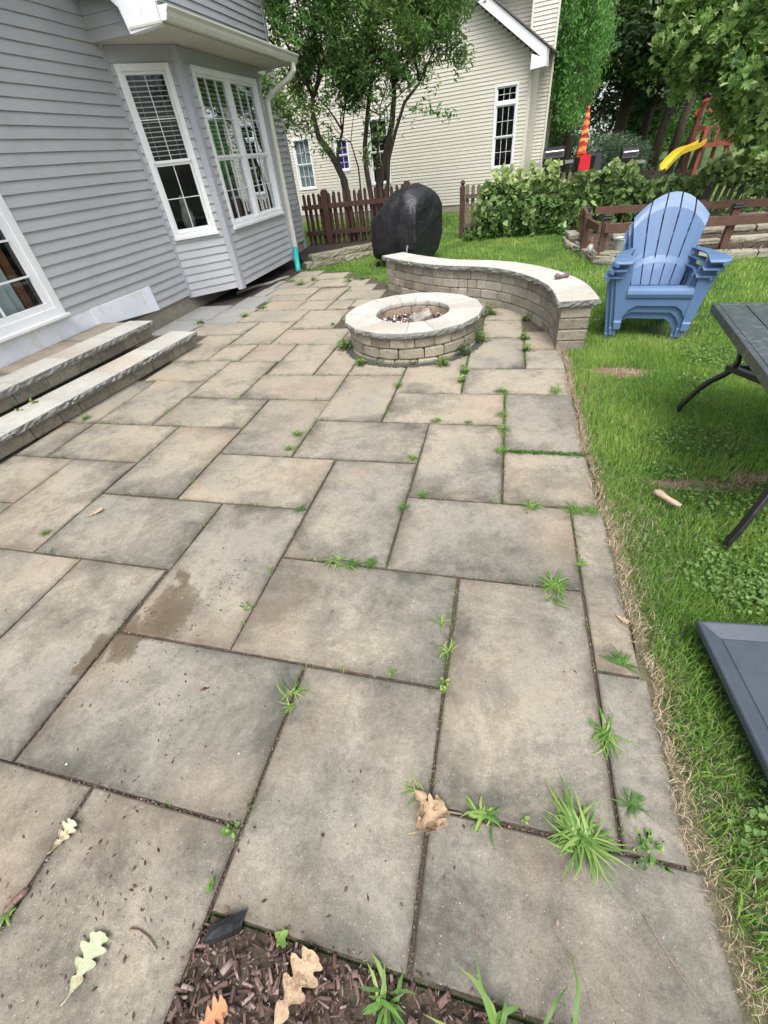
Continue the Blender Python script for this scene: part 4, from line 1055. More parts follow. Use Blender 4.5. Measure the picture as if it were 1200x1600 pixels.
rf.build('roof', M['roof'], nh)
cb = MB(); pbox(cb, NP(0), nv, nn_, SR - .055, SR + .02, .05, EV, -.05, .02); cb.build('corner_trim', M['siding_n'], nh)
# side wall going back and the taller block behind
sw_ = MB(); sw_.add([NP(SR + .01, 0, -.0), NP(SR + .01, EV, 0), NP(SR + .01, EV, -4), NP(SR + .01, 0, -4)], [(0, 1, 2, 3)]); sw_.build('side_wall', M['siding_n'], nh)
B0, B1 = Vector((.24, 16.2, 0)), Vector((.83, 16.1, 0))
wall_boards(nh, B0, B1, .0, 6.5, M['siding_n'], NE, name='siding_board')
wall_boards(nh, (-5, 17.2), (.24, 16.9), 3.0, 6.5, M['siding_n'], NE, name='siding_board')
tb = MB(); tb.hexa([(.24, 16.22, 0), (.80, 16.12, 0), (.9, 20, 0), (.24, 20, 0), (.24, 16.22, 6.5), (.80, 16.12, 6.5), (.9, 20, 6.5), (.24, 20, 6.5)]); tb.build('chimney_block', M['siding_n'], nh)
for bx_ in ((.22, 16.18), (.82, 16.09)):
    cb = MB(); cb.box((bx_[0], bx_[1], 3.2), (.05, .05, 6.4)); cb.build('corner_trim', M['siding_n'], nh)
ev = MB(); ev.box((-2.4, 16.75, 4.42), (5.2, .5, .12)); ev.build('eave', M['white'], nh)

# ================================================================== TREES
def limb_tree(mb, p, d, L, r, depth, tips, spread=.5, up=.2, seg=4, n=7):
    pts = [p.copy()]; rad = [r]; q = p.copy(); dd = d.copy()
    for i in range(seg):
        dd = (dd + Vector((random.gauss(0, .16), random.gauss(0, .16), random.gauss(0, .08) + up * .1))).normalized()
        q = q + dd * (L / seg); pts.append(q.copy()); rad.append(r * (1 - .45 * (i + 1) / seg))
    mb.tube(pts, rad, n if depth > 1 else 5)
    tips += [(pt, depth) for pt in pts[1:]]
    if depth > 0:
        for k in range(random.choice((2, 3))):
            a = Vector((random.gauss(0, 1), random.gauss(0, 1), random.gauss(.2, .6))).normalized()
            nd = (dd * (1 - spread) + a * spread + Vector((0, 0, up * .3))).normalized()
            st_ = pts[-1] if k < 2 else pts[-2]
            limb_tree(mb, st_, nd, L * random.uniform(.6, .82), rad[-1] * random.uniform(.6, .8), depth - 1, tips, spread, up, seg, n)

# front multi-stem tree behind the brown fence
ft = empty('multi_stem_tree', (-2.9, 11.3, 0), 'dark green small leaved tree with several crooked stems behind the brown fence', 'tree')
mb = MB(); tips = []
TY = 11.4
def tp_(x, y, dy=0): return atY(x, y, TY + dy)
stems = [([(548, 318), (538, 282), (520, 245), (498, 215), (488, 175), (489, 145)], .085, 0), ([(543, 300), (532, 268), (527, 240), (535, 205)], .05, .15),
         ([(590, 318), (594, 285), (604, 235), (612, 195), (616, 150), (612, 95)], .085, .1), ([(585, 300), (572, 262), (570, 230), (575, 170), (583, 110), (585, 40)], .06, -.15),
         ([(598, 300), (607, 250), (618, 205), (632, 160), (655, 130)], .045, -.2), ([(583, 318), (590, 240), (594, 180)], .035, .25), ([(565, 310), (560, 262), (548, 222)], .022, -.1),
         ([(615, 130), (635, 100), (660, 70), (690, 45)], .05, 0), ([(488, 150), (478, 100), (470, 50)], .05, 0), ([(489, 150), (510, 95), (530, 40), (540, 0)], .05, 0), ([(660, 75), (690, 30), (720, 0)], .03, 0)]
for pts, r0, dy in stems:
    P = [tp_(x, y, dy) for x, y in pts]
    if pts[0][1] > 290: P[0].z = 0
    k = len(P); mb.tube(P, [r0 * (1 - .5 * i / (k - 1)) for i in range(k)], 8)
    for _ in range(3):
        d = Vector((random.gauss(0, .8), random.gauss(0, .8), random.uniform(.3, 1.2))).normalized()
        limb_tree(mb, P[-1], d, random.uniform(.6, 1.1), r0 * .4, 2, tips, .55, .2)
for (x, y) in ((430, 40), (450, 110), (440, 170), (480, 20), (640, 60), (675, 20), (560, 60), (600, 20), (520, 110), (640, 130)):
    P = tp_(x, y, random.uniform(-.8, .8)); limb_tree(mb, P, Vector((random.gauss(0, .6), random.gauss(0, .5), .3)).normalized(), .6, .018, 1, tips, .6, .1)
mb.build('trunk', M['bark'], ft, smooth=True)
cen = [tuple(p) for p, dp in tips if dp <= 1]
# clumps covering the crown outline
for _ in range(270):
    x = random.uniform(410, 700); y = random.uniform(-160, 245)
    if y > 175 and (x > 520 and x < 560 or x > 640): continue
    if x > 600 and y > 330 - (x - 600) * 2.6: continue
    if x > 640 and random.random() < .6: continue
    if y > 130 and random.random() < .3: continue
    if x > 590 and random.random() < .35: continue
    cen.append(tuple(tp_(x, y, random.uniform(-1.1, .9))))
cen = np.array(cen); rad = rng.uniform(.14, .36, len(cen))
C = clumps(cen, 42, rad, 1.0)
C = C[(C[:, 0] > -4.35) | (C[:, 1] > 10.9)]
tnv = rng.random(len(C)) * .55 + .55 * ((np.sin(C[:, 0] * 2.1 + C[:, 2] * 1.7) * .5 + .5) * (rng.random(len(C)) < .5))
leaves('crown', C, .085, M['lf_front'], ft, aspect=.36, droop=.35, tint=tnv, kind='stuff')
# light hanging sprays
sp = []
for (x0, y0, x1, y1) in ((625, 15, 680, 40), (600, 85, 650, 118), (420, 20, 470, 60), (430, 10, 520, 35), (690, 40, 700, 35), (640, 170, 710, 168)):
    a = tp_(x0, y0, -.9); b = tp_(x1, y1, -.9)
    for t in np.linspace(0, 1, 90): sp.append(np.array(a.lerp(b, float(t))) + rng.normal(0, .045, 3) - np.array([0, 0, .12 * t * t]))
leaves('crown', np.array(sp), .10, M['lf_weep'], ft, aspect=.3, droop=.4, kind='stuff')

def bg_tree(name, label, cat, base, H, tr, crown, nclump, per, lsize, lmat, bmat='bark', lean=(0, 0), aspect=.5, seed=1, group=None, droop=.1, crad=(.4, .9), origin=None, limbs=True, tint=None):
    """crown: list of ellipsoids (x,y,z,rx,ry,rz) world"""
    random.seed(seed)
    t = empty(name, base, label, cat, group)
    mb = MB(); b = Vector(base); tips = []
    top = b + Vector((lean[0], lean[1], H))
    pts = [b.lerp(top, k / 5) + Vector((random.gauss(0, .04) * k, random.gauss(0, .04) * k, 0)) for k in range(6)]
    mb.tube(pts, [tr * (1.25 if k == 0 else 1 - .13 * k) for k in range(6)], 9)
    if limbs:
        for k in range(7):
            p = pts[2].lerp(pts[5], random.random()); limb_tree(mb, p, Vector((random.gauss(0, 1), random.gauss(0, 1), random.uniform(.1, .8))).normalized(), H * .22, tr * .35, 1, tips, .5, .1)
    mb.build('trunk', M[bmat], t, smooth=True)
    cs = []; 
    wts = [c[3] * c[4] * c[5] for c in crown]; tw = sum(wts)
    for c, w_ in zip(crown, wts):
        for _ in range(max(3, int(nclump * w_ / tw))):
            v = rng.normal(size=3); v /= np.linalg.norm(v); v *= rng.random() ** .4
            cs.append((c[0] + v[0] * c[3], c[1] + v[1] * c[4], c[2] + v[2] * c[5]))
    C = clumps(np.array(cs), per, rng.uniform(crad[0], crad[1], len(cs)), .75)
    C = C[C[:, 2] > .1]
    leaves('crown', C, lsize, M[lmat], t, aspect=aspect, droop=droop, kind='stuff', tint=(rng.random(len(C)) if tint is None else rng.random(len(C)) * tint))
    return t
def ctr(x, y, Y): p = atY(x, y, Y); return (p.x, p.y, p.z)

# weeping bright tree by the house corner
wc = []
wt = empty('weeping_tree', (1.6, 18.5, 0), 'bright green weeping tree with hanging strands beside the beige house', 'tree')
tb_ = MB(); tb_.tube([(1.6, 18.5, 0), (1.7, 18.4, 2), (1.75, 18.3, 4), (1.6, 18.2, 6)], [.16, .13, .11, .07], 9); tb_.build('trunk', M['bark'], wt, smooth=True)
wtint = []
for _ in range(300):
    x = random.uniform(862, 962); ytop = random.uniform(-150, 130)
    if x > 935 and ytop > 40: continue
    p = atY(x + random.uniform(-5, 5), ytop, 17.6 + random.uniform(-1.4, 1.5))
    if p.x < 1.0: p.x = 1.0 + random.random() * .3
    ln = random.uniform(.4, 1.6); lowlim = atY(900, 190 + 12 * math.sin(x * .3) if x < 928 else 105 + 25 * math.sin(x * .5), 17.5).z
    n = int(ln * 62); t = rng.random(n) ** .8; zz = p.z - ln * t; br = random.uniform(-.3, .3)
    wd_ = .05 + .10 * t
    pts = np.stack([p.x + br * t + rng.normal(0, 1, n) * wd_, p.y + rng.normal(0, 1, n) * wd_, zz], 1)
    k_ = zz > lowlim - .3 * random.random(); wc.append(pts[k_]); wtint.append((rng.random(n) * .5 + random.random() * .6 - .05)[k_])
C = np.concatenate(wc)
leaves('crown', C, .10, M['lf_weep'], wt, aspect=.34, droop=.9, kind='stuff', tint=np.concatenate(wtint))

G_ = 'tall woodland trees beyond the gardens'
bg_tree('evergreen_tree', 'dark dense evergreen with a forked trunk behind the grey green shrub', 'tree', (4.0, 24, 0), 9, .26,
        [(*ctr(985, 40, 24), 2.2, 2, 2.6), (*ctr(930, 110, 25.5), 1.5, 1.5, 1.8), (*ctr(1000, -90, 24), 2.6, 2, 2.5)], 170, 90, .20, 'lf_dark', lean=(.6, 0), seed=3, aspect=.35, tint=.8)
bg_tree('slim_tree', 'slim dark trunked tree right of the evergreen behind the shrub', 'tree', (5.0, 24.5, 0), 9, .16,
        [(*ctr(1045, 60, 25), 2, 1.6, 2.4), (*ctr(1060, -80, 25), 2.6, 1.6, 2.2)], 130, 90, .20, 'lf_dark', lean=(.7, 0), seed=4, aspect=.35, tint=.9)
bx_s = [(1048, 245, .15, 'bark', 'dark trunked tree left of the pair of pale trunks'), (1066, 247, .12, 'bark_grey', 'narrow pale trunked tree nearest the yellow slide end'),
        (1022, 240, .16, 'bark', 'thick dark trunked tree behind the vine covered fence'), (1090, 240, .15, 'bark_grey', 'pale leaning trunk just left of the red playset')]
for i, (px, py, r_, bm_, lb) in enumerate(bx_s):
    b = atY(px, py, 21 + i * .5)
    bg_tree('woodland_tree', lb, 'tree', (b.x, b.y, -.1), 8, r_, [(*ctr(px + 25, 20 - 20 * i, 22), 1.9, 1.6, 2.2), (*ctr(px + 60, -110, 22), 2.2, 1.5, 2.2)], 110, 80, .19, 'lf_wood' if i != 2 else 'lf_dark', bmat=bm_, lean=(.55 if bm_ == 'bark' else .75, 0), seed=10 + i, group=G_)
bg_tree('understory_tree', 'light green understory tree glowing between the dark trunks', 'tree', (5.6, 27, 0), 3, .08,
        [(*ctr(1010, 170, 27), 1.6, 1, 1.8), (*ctr(1060, 130, 28), 2.2, 1, 2.2), (*ctr(985, 210, 27), 1.4, .8, 1.2)], 120, 80, .17, 'lf_weep', seed=21)
bg_tree('understory_tree', 'bushy green tree in shade between the beige house and the umbrella', 'tree', (2.0, 22, 0), 3, .1,
        [(*ctr(872, 185, 21), .75, 1, 1.5), (*ctr(880, 110, 22), 1.2, 1, 2.)], 70, 80, .15, 'lf_wood', seed=22)
# purple leaved tree above playset
bg_tree('purple_plum_tree', 'purple brown leaved plum tree above the red playset', 'tree', (8.6, 19.5, 0), 3.8, .12,
        [(*ctr(1092, 118, 19), .75, .8, .7), (*ctr(1125, 85, 19), .9, .8, .7)], 60, 85, .11, 'lf_purple', seed=23, crad=(.2, .4))
# maple branches close by on the right
def maple():
    t = empty('maple_tree', (6.9, 9.6, 0), 'light green maple with large leaves overhanging the fence at the right edge', 'tree')
    mb = MB(); b = Vector((6.9, 9.6, -.1))
    mb.tube([b, b + Vector((-.1, -.05, 1.5)), b + Vector((-.3, -.1, 3)), b + Vector((-.3, -.1, 4.5))], [.16, .13, .11, .07], 10)
    cs = []
    for (x, y, Y, r, k) in ((1062, 62, 10.2, .2, 9), (1100, 50, 10, .3, 14), (1080, 95, 10.2, .22, 8), (1130, 40, 9.8, .4, 14), (1170, 30, 9.6, .4, 14), (1110, 5, 10, .4, 12), (1160, 90, 9.8, .35, 12), (1195, 130, 9.4, .3, 12),
                            (1195, 170, 9.4, .22, 10), (1180, 205, 9.6, .18, 12), (1195, 215, 9.3, .25, 10), (1168, 105, 10, .18, 8), (1200, 60, 9.4, .4, 12), (1210, 0, 9.4, .5, 12), (1230, 150, 9.2, .4, 12), (1150, -60, 9.8, .6, 14), (1080, 0, 10.6, .35, 8), (1190, 160, 9.6, .2, 8), (1250, 60, 9, .6, 12)):
        c = atY(x, y, Y)
        a = b + Vector((-.3, -.1, min(4.2, max(1.2, c.z + .3))))
        mid = a.lerp(c, .5) + Vector((0, 0, .25)); mb.tube([a, mid, c], [.035, .02, .008], 6)
        for _ in range(k): cs.append((c.x + random.gauss(0, r * .8), c.y + random.gauss(0, r * .6), c.z + random.gauss(0, r * .7)))
    mb.build('trunk', M['bark'], t, smooth=True)
    C = clumps(np.array(cs), 52, rng.uniform(.12, .26, len(cs)), .8)
    leaves2('crown', C, .105, M['lf_maple'], t, MAPLE, droop=.35, up=.45, kind='stuff')
maple()
# far wood as one mass
C = []
for _ in range(900):
    x = random.uniform(-26, 40); z = random.uniform(0, 13); y = 36 + random.uniform(0, 5) + abs(x) * .05
    C.append((x, y, z))
C = clumps(np.array(C), 46, rng.uniform(.9, 1.7, len(C)), .8)
leaves('distant_wood', C, .5, M['lf_wood'], aspect=.5, up=.2, kind='stuff', label='mass of distant trees closing off the gardens behind everything', cat='woods', tint=rng.random(len(C)) * .8)
# trees beside and behind the viewpoint (seen mirrored in the window glass)
proto = None
for i, (x, y, s) in enumerate(((11, 3.5, 1), (13, -2, 1.1), (10.5, 7, .9), (9, -7, 1.05), (2, -12, 1.1))):
    if proto is None:
        proto = bg_tree('garden_tree', 'broad green garden tree standing off to the right of the lawn', 'tree', (x, y, 0), 4.5, .2, [(x, y, 4.6, 2.3, 2.3, 2.6)], 90, 70, .24, 'lf_wood', seed=40, group='garden trees outside the view', crad=(.5, .8))
        t = proto
    else: t = copy_tree(proto)
    t.location = (x, y, 0); t.scale = (s, s, s)
    t['label'] = ('broad green garden tree level with the blue chairs, outside the picture on the right', 'slightly larger broad tree right of the black table, outside the picture', 'smaller broad tree beyond the right end of the raised bed, outside the picture', 'broad tree behind the viewpoint on the right, outside the picture', 'large broad tree directly behind the viewpoint, outside the picture')[i]

# shrub mass (grey green)
sh_ = empty('grey_green_shrub', (2.7, 19.5, 0), 'rounded grey green shrub behind the closed umbrella', 'shrub')
cs = []
for _ in range(150):
    x = random.uniform(862, 1012); y = random.uniform(212 + abs(x - 930) * .12, 262); cs.append(ctr(x, y, 19.3 + random.uniform(-.5, .8)))
C = clumps(np.array(cs), 62, rng.uniform(.15, .32, len(cs)), .9)
leaves('foliage', C, .11, M['lf_shrub'], sh_, aspect=.22, droop=-.3, kind='stuff')
sb = MB()
for _ in range(9): sb.tube([(2.7 + random.uniform(-.2, .2), 19.5, 0), (2.7 + random.uniform(-1, 1), 19.5 + random.uniform(-.3, .3), .9)], [.03, .01], 5)
sb.build('stem', M['bark'], sh_)

# pale house far behind
fh = empty('pale_far_house', (3, 33, 0), 'pale grey house glimpsed far behind the shrub and trees', 'house')
a = atY(893, 230, 33); b = atY(962, 230, 33)
w_ = MB(); w_.box(((a.x + b.x) / 2, 35, 2.2), (b.x - a.x + .6, 4, 5.4)); w_.build('wall', M['farhouse'], fh)
w_ = MB(); mxx = (a.x + b.x) / 2; hw = (b.x - a.x) / 2 + .8
w_.hexa([(mxx - hw, 32.7, 4.9), (mxx + hw, 32.7, 4.9), (mxx + hw, 37.3, 4.9), (mxx - hw, 37.3, 4.9), (mxx - hw, 34.9, 6.4), (mxx + hw, 34.9, 6.4), (mxx + hw, 35.1, 6.4), (mxx - hw, 35.1, 6.4)]); w_.build('roof', M['roof'], fh)

# ================================================================== THINGS IN THE FAR GARDEN
ub = atY(905, 262, 15.2); uz0 = atY(904, 247, 15.2).z; uz1 = atY(918, 166, 15.2).z; ux = ub.x
um = empty('closed_umbrella', (ux, 15.2, 0), 'closed patio umbrella in orange and red bands beyond the fence', 'umbrella')
lo = []
for i in range(13):
    t = i / 12; z = uz0 + (uz1 - uz0) * t; r = (.085 * (1 - t) ** .8 + .022) * (1 + .12 * math.sin(i * 2.2)) if i else .075
    lo.append([Vector((ux + (r * (1 + .22 * (k % 2))) * math.cos(a_), 15.2 + r * (1 + .22 * (k % 2)) * math.sin(a_), z)) for k, a_ in enumerate([2 * math.pi * k / 12 for k in range(12)])])
u_ = MB(); u_.loft(lo); u_.build('canopy', M['umb'], um)
u_ = MB(); u_.tube([(ux, 15.2, 0), (ux, 15.2, uz1 + .05)], .02, 8); u_.build('pole', M['wood_bed'], um)
# steel and black grill
def far_grill(x, y0, Y, w, name, label, zo=0, lidm='black'):
    b = atY(x, y0, Y); g = empty(name, (b.x, Y, 0), label, 'grill')
    t = MB(); t.box((b.x, Y, .42), (w * .8, .45, .84)); t.build('cabinet', M['black'], g)
    t = MB(); lo = []
    for s in (-w * .42, w * .42):
        lo.append([Vector((b.x + s, Y + a_, z)) for a_, z in ((-.27, .88), (-.29, 1.0), (-.25, 1.14), (-.12, 1.22), (.08, 1.22), (.24, 1.1), (.26, .88))])
    t.loft(lo); t.build('lid', M[lidm], g, bevel=.01)
    t = MB(); t.tube([(b.x - w * .36, Y - .33, 1.13), (b.x + w * .36, Y - .33, 1.13)], .022, 8); t.build('handle', M['steel'], g)
    for s in (-1, 1):
        t = MB(); t.box((b.x + s * w * .68, Y - .05, .88), (w * .36, .42, .06)); t.build('side_shelf', M['steel'], g)
    g.location.z += zo
    return g
far_grill(862, 262, 15.6, .62, 'barbecue_grill', 'black barbecue grill with steel handle and side shelves beside the beige house')
far_grill(979, 255, 16.8, .50, 'kettle_barbecue', 'second black barbecue half hidden behind the vine right of the umbrella', zo=-.22)
# lounge chair with red towel and a black patio chair
def far_chair(px, py, Y, ang, label, towel=False):
    b = atY(px, py, Y); bx_, by_ = b.x, Y; c = empty('patio_chair', (bx_, by_, 0), label, 'chair')
    rot = Matrix.Rotation(ang, 3, 'Z'); q = lambda x, y, z: Vector((bx_, by_, 0)) + rot @ Vector((x, y, z))
    for sx in (-.24, .24):
        for sy in (-.22, .22):
            t = MB(); t.tube([q(sx, sy, 0), q(sx * .95, sy, .42)], .016, 6); t.build('leg', M['black'], c)
    t = MB(); t.hexa([q(-.25, -.24, .40), q(.25, -.24, .40), q(.25, .24, .40), q(-.25, .24, .40), q(-.25, -.24, .43), q(.25, -.24, .43), q(.25, .24, .43), q(-.25, .24, .43)]); t.build('seat', M['black'], c)
    t = MB(); t.hexa([q(-.25, .22, .43), q(.25, .22, .43), q(.25, .25, .43), q(-.25, .25, .43), q(-.25, .34, 1.0), q(.25, .34, 1.0), q(.25, .37, 1.0), q(-.25, .37, 1.0)]); t.build('backrest', M['black'], c)
    if towel:
        t = MB(); t.hexa([q(-.14, .375, .62), q(.14, .375, .62), q(.14, .40, .62), q(-.14, .40, .62), q(-.12, .33, 1.02), q(.12, .33, 1.02), q(.12, .40, 1.02), q(-.12, .40, 1.02)])
        t.hexa([q(-.14, .19, .55), q(.14, .19, .55), q(.14, .215, .55), q(-.14, .215, .55), q(-.12, .31, 1.02), q(.12, .31, 1.02), q(.12, .335, 1.03), q(-.12, .335, 1.03)])
        t.build('towel', M['red'], label='bright red towel draped over a dark chair under the closed umbrella', cat='towel')
far_chair(904, 262, 14.3, math.pi + .2, 'dark patio chair carrying the red towel below the umbrella', True)
far_chair(936, 262, 14.9, .5, 'plain black patio chair right of the red towel')

# playset with slide
def playset():
    Y = 17.0
    a = atY(1094, 235, Y); b = atY(1135, 232, Y); x0, x1 = a.x, b.x; zdeck = atY(1115, 226, Y).z; zr = atY(1110, 200, Y).z; ztop = atY(1125, 168, Y).z; zpk = atY(1143, 140, Y).z
    g = empty('wooden_playset', ((x0 + x1) / 2, Y, 0), 'red stained wooden play tower with railings and a pitched roof', 'playset')
    d = .95
    for x in (x0, x1):
        for yy in (Y, Y + d):
            t = MB(); t.box((x, yy, ztop / 2), (.085, .085, ztop)); t.build('post', M['redwood'], g)
    t = MB(); t.box(((x0 + x1) / 2, Y + d / 2, zdeck), (x1 - x0 + .2, d + .2, .08)); t.build('deck', M['redwood'], g)
    for yy in (Y - .01, Y + d):
        t = MB(); t.box(((x0 + x1) / 2, yy, zr), (x1 - x0 + .12, .04, .11)); t.build('rail', M['redwood'], g)
    k = 5
    for i in range(k):
        t = MB(); xx = x0 + .30 + (x1 - x0 - .36) * i / (k - 1); t.box((xx, Y - .02, (zdeck + zr) / 2), (.09, .025, zr - zdeck)); t.build('baluster', M['redwood'], g)
    for yy in (Y - .05, Y + d + .05):
        for s, xx in ((1, x0 - .12), (-1, x1 + .12)):
            t = MB(); t.beam((xx, yy, ztop - .08), ((x0 + x1) / 2, yy, zpk), .04, .10); t.build('rafter', M['redwood'], g)
    for i in range(4):
        f0 = i / 4; f1 = (i + .9) / 4
        for sx, xe in ((1, x1 + .15), (-1, x0 - .15)):
            xm = (x0 + x1) / 2; A = Vector((xm + (xe - xm) * f0, 0, zpk + .05 + (ztop - zpk) * f0)); B = Vector((xm + (xe - xm) * f1, 0, zpk + .05 + (ztop - zpk) * f1))
            if sx < 0 and i in (1, 3): continue
            t = MB(); t.hexa([(A.x, Y - .15, A.z), (B.x, Y - .15, B.z), (B.x, Y + d + .15, B.z), (A.x, Y + d + .15, A.z), (A.x, Y - .15, A.z + .03), (B.x, Y - .15, B.z + .03), (B.x, Y + d + .15, B.z + .03), (A.x, Y + d + .15, A.z + .03)]); t.build('roof_board', M['redwood'], g)
    t = MB(); t.beam((x1 + .5, Y, 0), (x1 - .1, Y + .1, zdeck + .1), .08, .08); t.build('brace', M['redwood'], g)
    # slide comes down to the left, towards the viewer
    S = MB(); top = Vector((x0 - .02, Y - .02, zdeck + .06)); lo = []
    pe = atY(1036, 264, 15.2)
    for i in range(9):
        t_ = i / 8; x = top.x + (pe.x - top.x) * t_; y = top.y + (15.2 - top.y) * t_; z = top.z + (pe.z - top.z) * t_ + .10 * math.sin(t_ * math.pi) - .05 * math.sin(t_ * 2 * math.pi)
        dr = Vector((pe.x - top.x, 15.2 - top.y, 0)).normalized(); sd2 = Vector((-dr.y, dr.x, 0)) * .11
        c = Vector((x, y, z)); lo.append([c - sd2 + Vector((0, 0, .09)), c - sd2 * .82 + Vector((0, 0, .09)), c - sd2 * .75, c + sd2 * .75, c + sd2 * .82 + Vector((0, 0, .09)), c + sd2 + Vector((0, 0, .09)), c + sd2 * .9 + Vector((0, 0, -.03)), c - sd2 * .9 + Vector((0, 0, -.03))])
    S.loft(lo); S.build('slide', M['yellow'], g, label='yellow plastic slide')
    return g
playset()

# ================================================================== RAISED GARDEN BED
gs = MB(); GP = [(1.06, 9.5), (1.08, 8.9), (1.24, 8.3), (1.34, 7.62), (1.55, 7.50), (3.0, 7.50), (4.6, 7.40), (7, 7.3), (7, 9.9), (1.1, 9.9)]
gs.add([(x, y, .05 if y < 8.5 else .09) for x, y in GP], [tuple(range(len(GP)))]); gs.build('garden_soil', M['soil'], origin=(3, 8.5, .05), kind='structure')
V, F = chips(1500, 3.6, 8.5, 2.4, 1.1, .02, .06, .07, .03)
V = V[:]; np_mesh('garden_mulch', V, F, M['chips'], tint=np.repeat(rng.random(1500) * .9, 8), origin=(3.6, 8.5, .05), label='coarse brown wood mulch on the raised garden bed', cat='mulch', kind='stuff')
ge_ = empty('stone_bed_edging', (2.5, 7.5, 0), 'stacked pale limestone edging around the raised garden bed', 'edging')
def edge_run(P, z0, z1, wmin=.22, wmax=.42, dep=.16, mat='rockedge'):
    P = [Vector(p) for p in P]
    for i in range(len(P) - 1):
        a, b = P[i], P[i + 1]; L = (b - a).length; d = (b - a) / L; n = Vector((d.y, -d.x)); s = 0
        while s < L - .05:
            w_ = min(random.uniform(wmin, wmax), L - s); A = a + d * (s + .006); B = a + d * (s + w_ - .006); j = random.uniform(-.015, .015)
            stone('edging_stone', [A + n * j, B + n * j, B + n * (j - dep), A + n * (j - dep)], z0, z1 + random.uniform(-.012, .01), [M[mat], M[mat]], ge_, rough=.012, flags=[1, 0, 0, 1], step=.09); s += w_
edge_run([(1.0, 9.5), (1.02, 8.9), (1.18, 8.28), (1.28, 7.56), (1.5, 7.40), (2.96, 7.40), (4.5, 7.28), (6.3, 7.2)], -.03, .075)
edge_run([(1.03, 9.5), (1.06, 9.0)], .077, .15, .2, .3); edge_run([(1.30, 7.60), (1.56, 7.44)], .077, .13, .18, .25)
# stone plank terraces
for (Y, z, x0, x1) in ((8.05, .12, 1.9, 6.5), (8.75, .15, 1.7, 6.5), (9.45, .20, 1.5, 6.5)):
    x = x0
    while x < x1:
        w_ = random.uniform(.45, .8); stone('terrace_stone', [(x + .01, Y), (x + w_ - .01, Y - .02), (x + w_ - .01, Y + .14), (x + .01, Y + .15)], z - .07, z + random.uniform(-.01, .01), [M['rockedge'], M['rockedge']], ge_, rough=.008, flags=[1, 0, 0, 0], step=.12); x += w_ + .03
gf = empty('garden_bed_railing', (2.5, 7.7, 0), 'low red brown wooden railing with black post caps around the raised bed', 'railing')
def rail_post(px, pyb, pyt, Y, w=.085, cap=True):
    a = atY(px[0], pyb, Y); b = atY(px[1], pyt, Y); xm = (a.x + b.x) / 2
    t = MB(); t.box((xm, Y, b.z / 2), (w, w, b.z)); o = t.build('post', M['wood_bed'], gf)
    if cap:
        t = MB(); t.box((xm, Y, b.z + .012), (w + .035, w + .035, .024)); t.box((xm, Y, b.z + .038), (w + .01, w + .01, .03)); t.build('post_cap', M['black'], o, bevel=.008)
    return xm, b.z
yF, yB = 7.62, 9.35
x1_, z1_ = rail_post((935, 951), 400, 342, yF); x2_, z2_ = rail_post((1128, 1150), 392, 325, yF)
x3_, z3_ = rail_post((908, 921), 375, 329, yB); x4_, z4_ = rail_post((1090, 1100), 330, 318, yB)
rail_post((1235, 1260), 392, 312, yF); rail_post((1240, 1260), 330, 300, yB)
def brail(p, q, w=.045, h=.10):
    t = MB(); t.beam(p, q, w, h); t.build('rail', M['wood_bed'], gf)
pf0 = atY(945, 357, yF - .07); pf1 = atY(1200, 341, yF - .07); d = (pf1 - pf0); brail(pf0, pf0 + d * 1.35)
pb0 = atY(930, 329, yB - .07); pb1 = atY(1200, 316, yB - .07); d = (pb1 - pb0); brail(pb0, pb0 + d * 1.35)
t1 = Vector((x1_ - .08, yF - .05, pf0.z)); t2 = Vector((x1_ - .15, yF + .62, pf0.z - .0)); brail(t1, t2)
t3 = Vector((x3_ - .06, yB - .02, pb0.z)); t4 = Vector((x3_ - .1, yB - .75, pb0.z - .0)); brail(t3, t4)
for (x, y, zt) in ((x1_ - .15, yF + .66, pf0.z + .02), (x3_ - .1, yB - .8, pb0.z + .02), (x3_ - .06, yB + .06, pb0.z)):
    t = MB(); t.box((x, y, zt / 2 + .04), (.085, .085, zt)); t.build('post', M['wood_bed'], gf)
# twig gate between the side posts
t = MB()
for k in range(5):
    y0_ = yF + .75 + .16 * k; t.tube([(x1_ - .14, y0_, .08), (x1_ - .12, y0_ + random.uniform(-.25, .25), .42)], .012, 5)
t.build('twig_lattice', M['wood_bed'], gf)
# bucket and bottle
bp = atZ(966, 395, .08); bk_ = empty('metal_bucket', (bp.x, bp.y, .06), 'galvanised metal bucket on the raised bed behind the blue chairs', 'bucket')
lo = [[Vector((bp.x + r * math.cos(a_), bp.y + r * math.sin(a_), .08 + z)) for a_ in [2 * math.pi * k / 20 for k in range(20)]] for z, r in ((0, .078), (.005, .082), (.17, .105), (.18, .112), (.187, .108), (.175, .098), (.02, .074))]
t = MB(); t.loft(lo); t.build('pail', M['zinc'], bk_, smooth=False)
t = MB(); t.tube([(bp.x + .108 * math.cos(a_), bp.y + .02 * math.sin(a_) - .06, .22 - .05 * math.sin(a_)) for a_ in [math.pi * k / 10 for k in range(11)]], .004, 5); t.build('handle', M['zinc'], bk_)
bq = atZ(922, 392, .12); t = MB(); lo = [[Vector((bq.x + r * math.cos(a_), bq.y + r * math.sin(a_), .10 + z)) for a_ in [2 * math.pi * k / 12 for k in range(12)]] for z, r in ((0, .035), (.09, .036), (.11, .018), (.115, .022))]
bo = empty('glue_bottle', (bq.x, bq.y, .1), 'small pale plastic bottle with an orange cone tip on the edging stones', 'bottle')
t.loft(lo); t.build('body', M['white'], bo, smooth=True)
t = MB(); t.loft([[Vector((bq.x + r * math.cos(a_), bq.y + r * math.sin(a_), .215 + z)) for a_ in [2 * math.pi * k / 10 for k in range(10)]] for z, r in ((0, .022), (.03, .018), (.085, .004))]); t.build('tip', M['orangeleaf'], bo, smooth=True)

